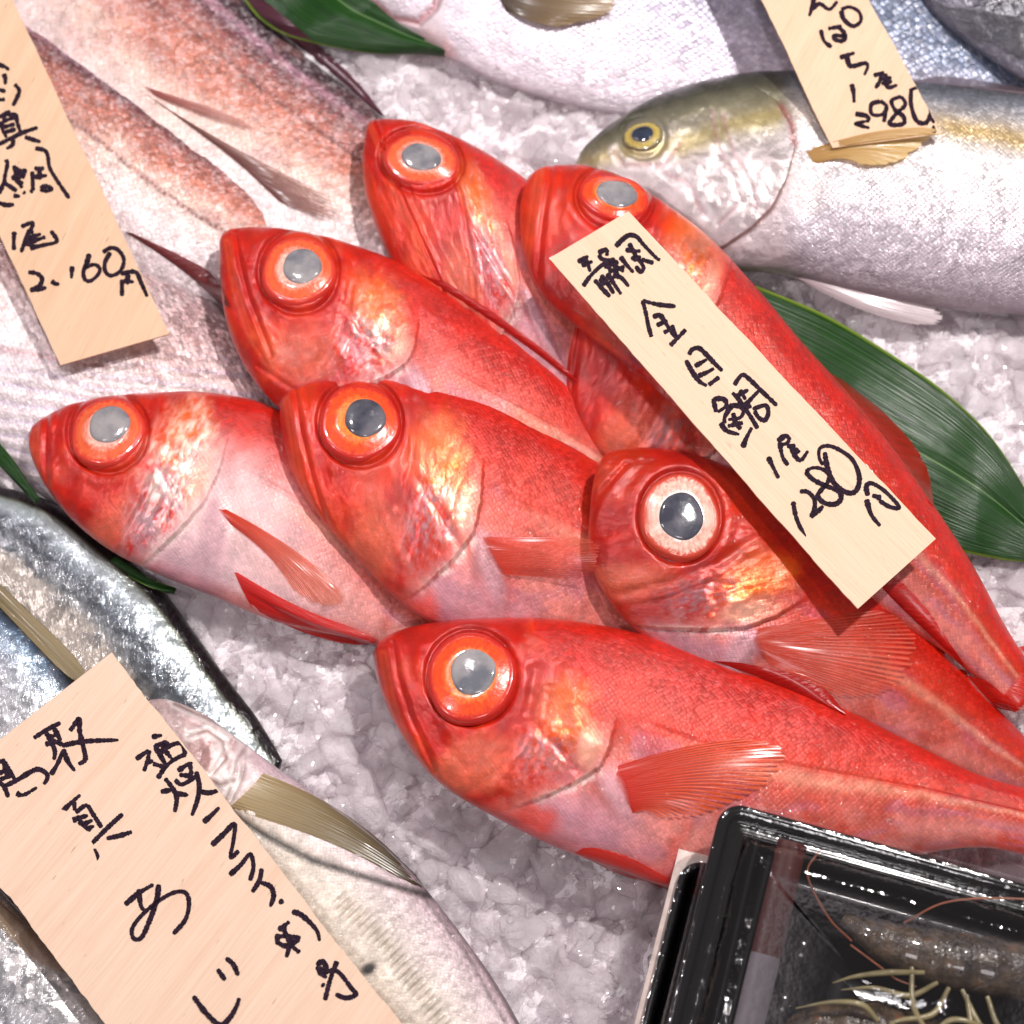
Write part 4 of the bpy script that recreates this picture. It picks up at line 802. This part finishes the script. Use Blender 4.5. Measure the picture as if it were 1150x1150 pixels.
co_ = bpy.data.objects.new('lid_flange', cme); COL.objects.link(co_); co_.location = oc; tag(co_, 'white lid flange showing between the lowest red fish and the trays', 'lid flange')
# shellfish (mantis-shrimp like) in the tray
def shrimpmat():
    t = NT('shrimp_shell'); co = t.n('ShaderNodeTexCoord').outputs['Object']; n = t.noise(co, 120, 5, .6); n2 = t.noise(co, 420, 3)
    c = t.ramp(n, [(.3, lin((34, 28, 22))), (.5, lin((74, 60, 46))), (.62, lin((98, 80, 62))), (.78, lin((150, 76, 34)))])
    return t.done(t.n('ShaderNodeBsdfPrincipled', {'Base Color': c, 'Roughness': .2, 'Coat Weight': 1., 'Coat Roughness': .05, 'Normal': t.bump(t.math('ADD', n, n2), .0015, .5)}))
M['shrimp'] = shrimpmat()
M['leg'] = simple('shrimp_leg', (150, 138, 100), .2); M['feel'] = simple('feeler', (150, 84, 56), .3)
def tube(pts, rad, seg=8, n=30):
    c = catmull(pts, n); V = []; g = np.gradient(c, axis=0)
    for k in range(n):
        d = g[k]/(np.linalg.norm(g[k])+1e-9); a = np.cross(d, [0, 0, 1]); a /= np.linalg.norm(a)+1e-9; b = np.cross(d, a); s = k/(n-1)
        r = np.interp(s, np.linspace(0, 1, len(rad)), rad)*U
        for j in range(seg): V.append(c[k]+(a*math.cos(j*2*math.pi/seg)+b*math.sin(j*2*math.pi/seg))*r)
    return np.array(V), grid_faces(n, seg, True)
def shrimp(label, axis, rad, zb, legs, feelers):
    pts = [tl(a, b, z) for a, b, z in axis]; og = np.mean(pts, axis=0)
    r = thing('shellfish', label, 'shellfish', og, 'brown shellfish in the tray')
    V, F_ = tube(pts, rad, 28, 150); k = np.repeat(np.arange(150), 28); seg = np.abs((k/15.0) % 1-.5)*2
    cc = catmull(pts, 150)[k]; V = cc+(V-cc)*(1+.09*seg[:, None]-.05); V[:, 2] = cc[:, 2]+(V[:, 2]-cc[:, 2])*.75
    mesh_obj('body', V, F_, M['shrimp'], r, og)
    for l in legs:
        V, F_ = tube([tl(*q) for q in l], [2.4, 3.2, 2.2, .5], 8, 24); mesh_obj('leg', V, F_, M['leg'], r, og)
    for l in feelers:
        V, F_ = tube([tl(*q) for q in l], [1.1, 1.0, .7], 6, 60); mesh_obj('feeler', V, F_, M['feel'], r, og)
shrimp('brown shellfish in the tray with thin red feelers and pale legs', [(150,78,-40),(190,90,-30),(240,92,-26),(300,86,-28),(360,80,-34),(410,86,-44)], [6, 20, 27, 30, 27, 18], 0,
       [[(250,118,-10),(225,138,-4),(190,140,-6),(160,150,-14)], [(262,120,-8),(250,150,0),(215,168,0),(206,196,-8)], [(275,118,-8),(300,150,0),(330,168,-2),(380,160,-6)], [(235,112,-8),(200,122,-2),(170,134,-6),(150,146,-12)],
        [(280,122,-6),(292,160,2),(298,190,0),(290,220,-10)], [(300,118,-6),(318,146,0),(350,150,0),(390,140,-4)], [(222,110,-8),(232,150,0),(262,172,0),(320,176,-8)]],
       [[(205,70,-8),(240,40,4),(300,20,10),(380,6,12)], [(160,100,-20),(130,84,-8),(100,50,0),(106,24,0)], [(160,104,-20),(200,122,-6),(210,126,-6),(230,128,-4)]])
shrimp('second brown shellfish lower in the tray at the picture edge', [(110,215,-44),(150,190,-34),(200,182,-30),(260,186,-30),(330,190,-34),(400,196,-40)], [8, 24, 32, 34, 30, 18], 0,
       [[(200,170,-4),(180,160,4),(150,166,2),(120,180,-10)], [(255,168,-4),(270,150,2),(300,148,2),(340,156,-4)]], [])

# ------------------------------------------------------------------ ice
def icemat(name, clear):
    t = NT(name); co = t.n('ShaderNodeTexCoord').outputs['Object']
    n = t.noise(co, 90, 5, .6); n2 = t.noise(co, 700, 3, .6); n3 = t.noise(co, 35, 3)
    c = t.mixc(t.rng(n, .35, .7, 0, 1), lin((248, 238, 243)), lin((255, 248, 251)))
    b = t.bump(n, .003, .5); b = t.bump(n2, .0014, .8, b)
    p = t.n('ShaderNodeBsdfPrincipled', {'Base Color': c, 'Roughness': t.rng(n3, .35, .65, .12, .35), 'Normal': b, 'IOR': 1.31, 'Coat Weight': 1., 'Coat Roughness': .04, 'Subsurface Weight': .45, 'Subsurface Radius': (1., .97, 1.), 'Subsurface Scale': .005, 'Specular IOR Level': .9})
    if clear <= 0: return t.done(p)
    g = t.n('ShaderNodeBsdfGlass', {'Color': (.99, .985, .99, 1), 'Roughness': t.rng(n3, .35, .65, .03, .25), 'IOR': 1.31, 'Normal': b})
    tr = t.n('ShaderNodeBsdfTransparent', {'Color': (.985, .975, .98, 1)})
    m = t.n('ShaderNodeMixShader', {0: t.rng(n, .3, .7, .8, .97), 1: g.outputs[0], 2: p.outputs[0]})
    tl_ = t.n('ShaderNodeBsdfTranslucent', {'Color': c, 'Normal': b})
    m = t.n('ShaderNodeMixShader', {0: .16, 1: m.outputs[0], 2: tl_.outputs[0]})
    m = t.n('ShaderNodeMixShader', {0: clear, 1: m.outputs[0], 2: tr.outputs[0]})
    return t.done(m)
M['bed'] = icemat('ice_bed', 0)
M['ice'] = icemat('crushed_ice', .52)
refresh()
def chunk(rs, sub):
    V0, F0 = sub; npl = rs.integers(8, 13); N = rs.standard_normal((npl, 3)); N /= np.linalg.norm(N, axis=1)[:, None]; D = rs.uniform(.55, .95, npl)
    dots = V0@N.T; r = np.where(dots > .05, D/np.maximum(dots, .05), 9.); k = 70.
    rr = -np.log(np.exp(-k*np.minimum(r, 3)).sum(1)+math.exp(-k*1.25))/k
    return V0*rr[:, None]*np.array([1, rs.uniform(.7, 1), rs.uniform(.6, .9)])
def build_ice():
    rs = np.random.default_rng(5); VV = []; FF = []; off = 0; I3 = ico(4); I2 = ico(3); I1 = ico(2)
    def covered(x, y, r):
        for a, b in ((0, 0), (r, 0), (-r, 0), (0, r), (0, -r)):
            if cast(x+a, y+b)[2] is None: return False
        return True
    for sp, r0, r1, z0, z1, sub in ((34, 22, 38, -16, -6, I3), (26, 14, 29, -8, 1, I3), (15, 3, 8, 0, 7, I2)):
        for gy in np.arange(-80, 1230, sp):
            for gx in np.arange(-80, 1230, sp):
                x = gx+rs.uniform(-.6, .6)*sp; y = gy+rs.uniform(-.6, .6)*sp; r = rs.uniform(r0, r1); z = rs.uniform(z0, z1)
                if sub is I1 and rs.random() < .35: continue
                if covered(x, y, r*.9+4): continue
                if sub is not I2 and cast(x, y)[2] is not None: z -= 14
                V = chunk(rs, sub)*r*U
                A = np.array(Matrix.Rotation(rs.uniform(0, 6.28), 3, Vector(rs.standard_normal(3)).normalized()))
                V = V@A.T*np.array([1, 1, .72])+P(x, y, z); VV.append(V); FF.append(sub[1]+off); off += len(V)
    return np.vstack(VV), np.vstack(FF)
V, Fi = build_ice()
o = mesh_obj('crushed_ice', V, Fi, M['ice'], smooth=False); o['kind'] = 'stuff'; o['label'] = 'pile of wet crushed ice under the fish'
gx, gy = np.meshgrid(np.linspace(-.42, .42, 620), np.linspace(-.42, .46, 620), indexing='ij')
def facets(x, y, seed):
    xi = np.floor(x).astype(np.int64); yi = np.floor(y).astype(np.int64); best = np.full(x.shape, 9.); hh = np.zeros(x.shape)
    for a in (-1, 0, 1):
        for b in (-1, 0, 1):
            i, j = xi+a, yi+b; cx = i+_h(i, j, seed); cy = j+_h(i, j, seed+1); d = np.hypot(x-cx, y-cy)
            q = (x-cx)*(_h(i, j, seed+2)-.5)*1.6+(y-cy)*(_h(i, j, seed+3)-.5)*1.6+_h(i, j, seed+4)
            hh = np.where(d < best, q, hh); best = np.minimum(d, best)
    return hh
gz = -5*U+(fbm(gx/.02, gy/.02, 77)-.5)*14*U+facets(gx/(24*U), gy/(24*U), 5)*9*U+facets(gx/(10*U), gy/(10*U), 15)*3.5*U
o = mesh_obj('ice_bed', np.stack([gx, gy, gz], -1).reshape(-1, 3), grid_faces(620, 620), M['bed'], smooth=False); o['kind'] = 'structure'
print('ice verts', len(V))

# ------------------------------------------------------------------ lamps
def lamp(loc, size, watt, color, name='lamp'):
    l = bpy.data.lights.new(name, 'AREA'); l.shape = 'DISK'; l.size = size; l.energy = watt; l.color = color
    o = bpy.data.objects.new(name, l); COL.objects.link(o); o.location = loc
    o.rotation_euler = (Vector((0, 0, 0.02))-Vector(loc)).to_track_quat('-Z', 'Y').to_euler()
lamp((.55, .50, 1.35), .055, 18.5, (1, .95, .92), 'lamp_right')
lamp((-.35, .75, 1.3), .07, 5.5, (1, .92, .95), 'lamp_back')
lamp((-.75, -.05, 1.25), .07, 4, (1, .93, .95), 'lamp_left')
lamp((.15, -.75, 1.5), .35, 3.5, (1, .95, .97), 'front_fill')  # added soft fill from above and behind the camera
w = bpy.data.worlds.new('World'); sc.world = w; w.use_nodes = True
w.node_tree.nodes['Background'].inputs[0].default_value = (1., .88, .92, 1); w.node_tree.nodes['Background'].inputs[1].default_value = .2
sc.view_settings.view_transform = 'Standard'; sc.view_settings.look = 'None'; sc.view_settings.gamma = 1; sc.view_settings.exposure = 0
sc.view_settings.use_curve_mapping = False
sc.render.engine = 'CYCLES'; sc.cycles.max_bounces = 8; sc.cycles.transparent_max_bounces = 24; sc.cycles.use_denoising = True
sc.cycles.sample_clamp_indirect = 6
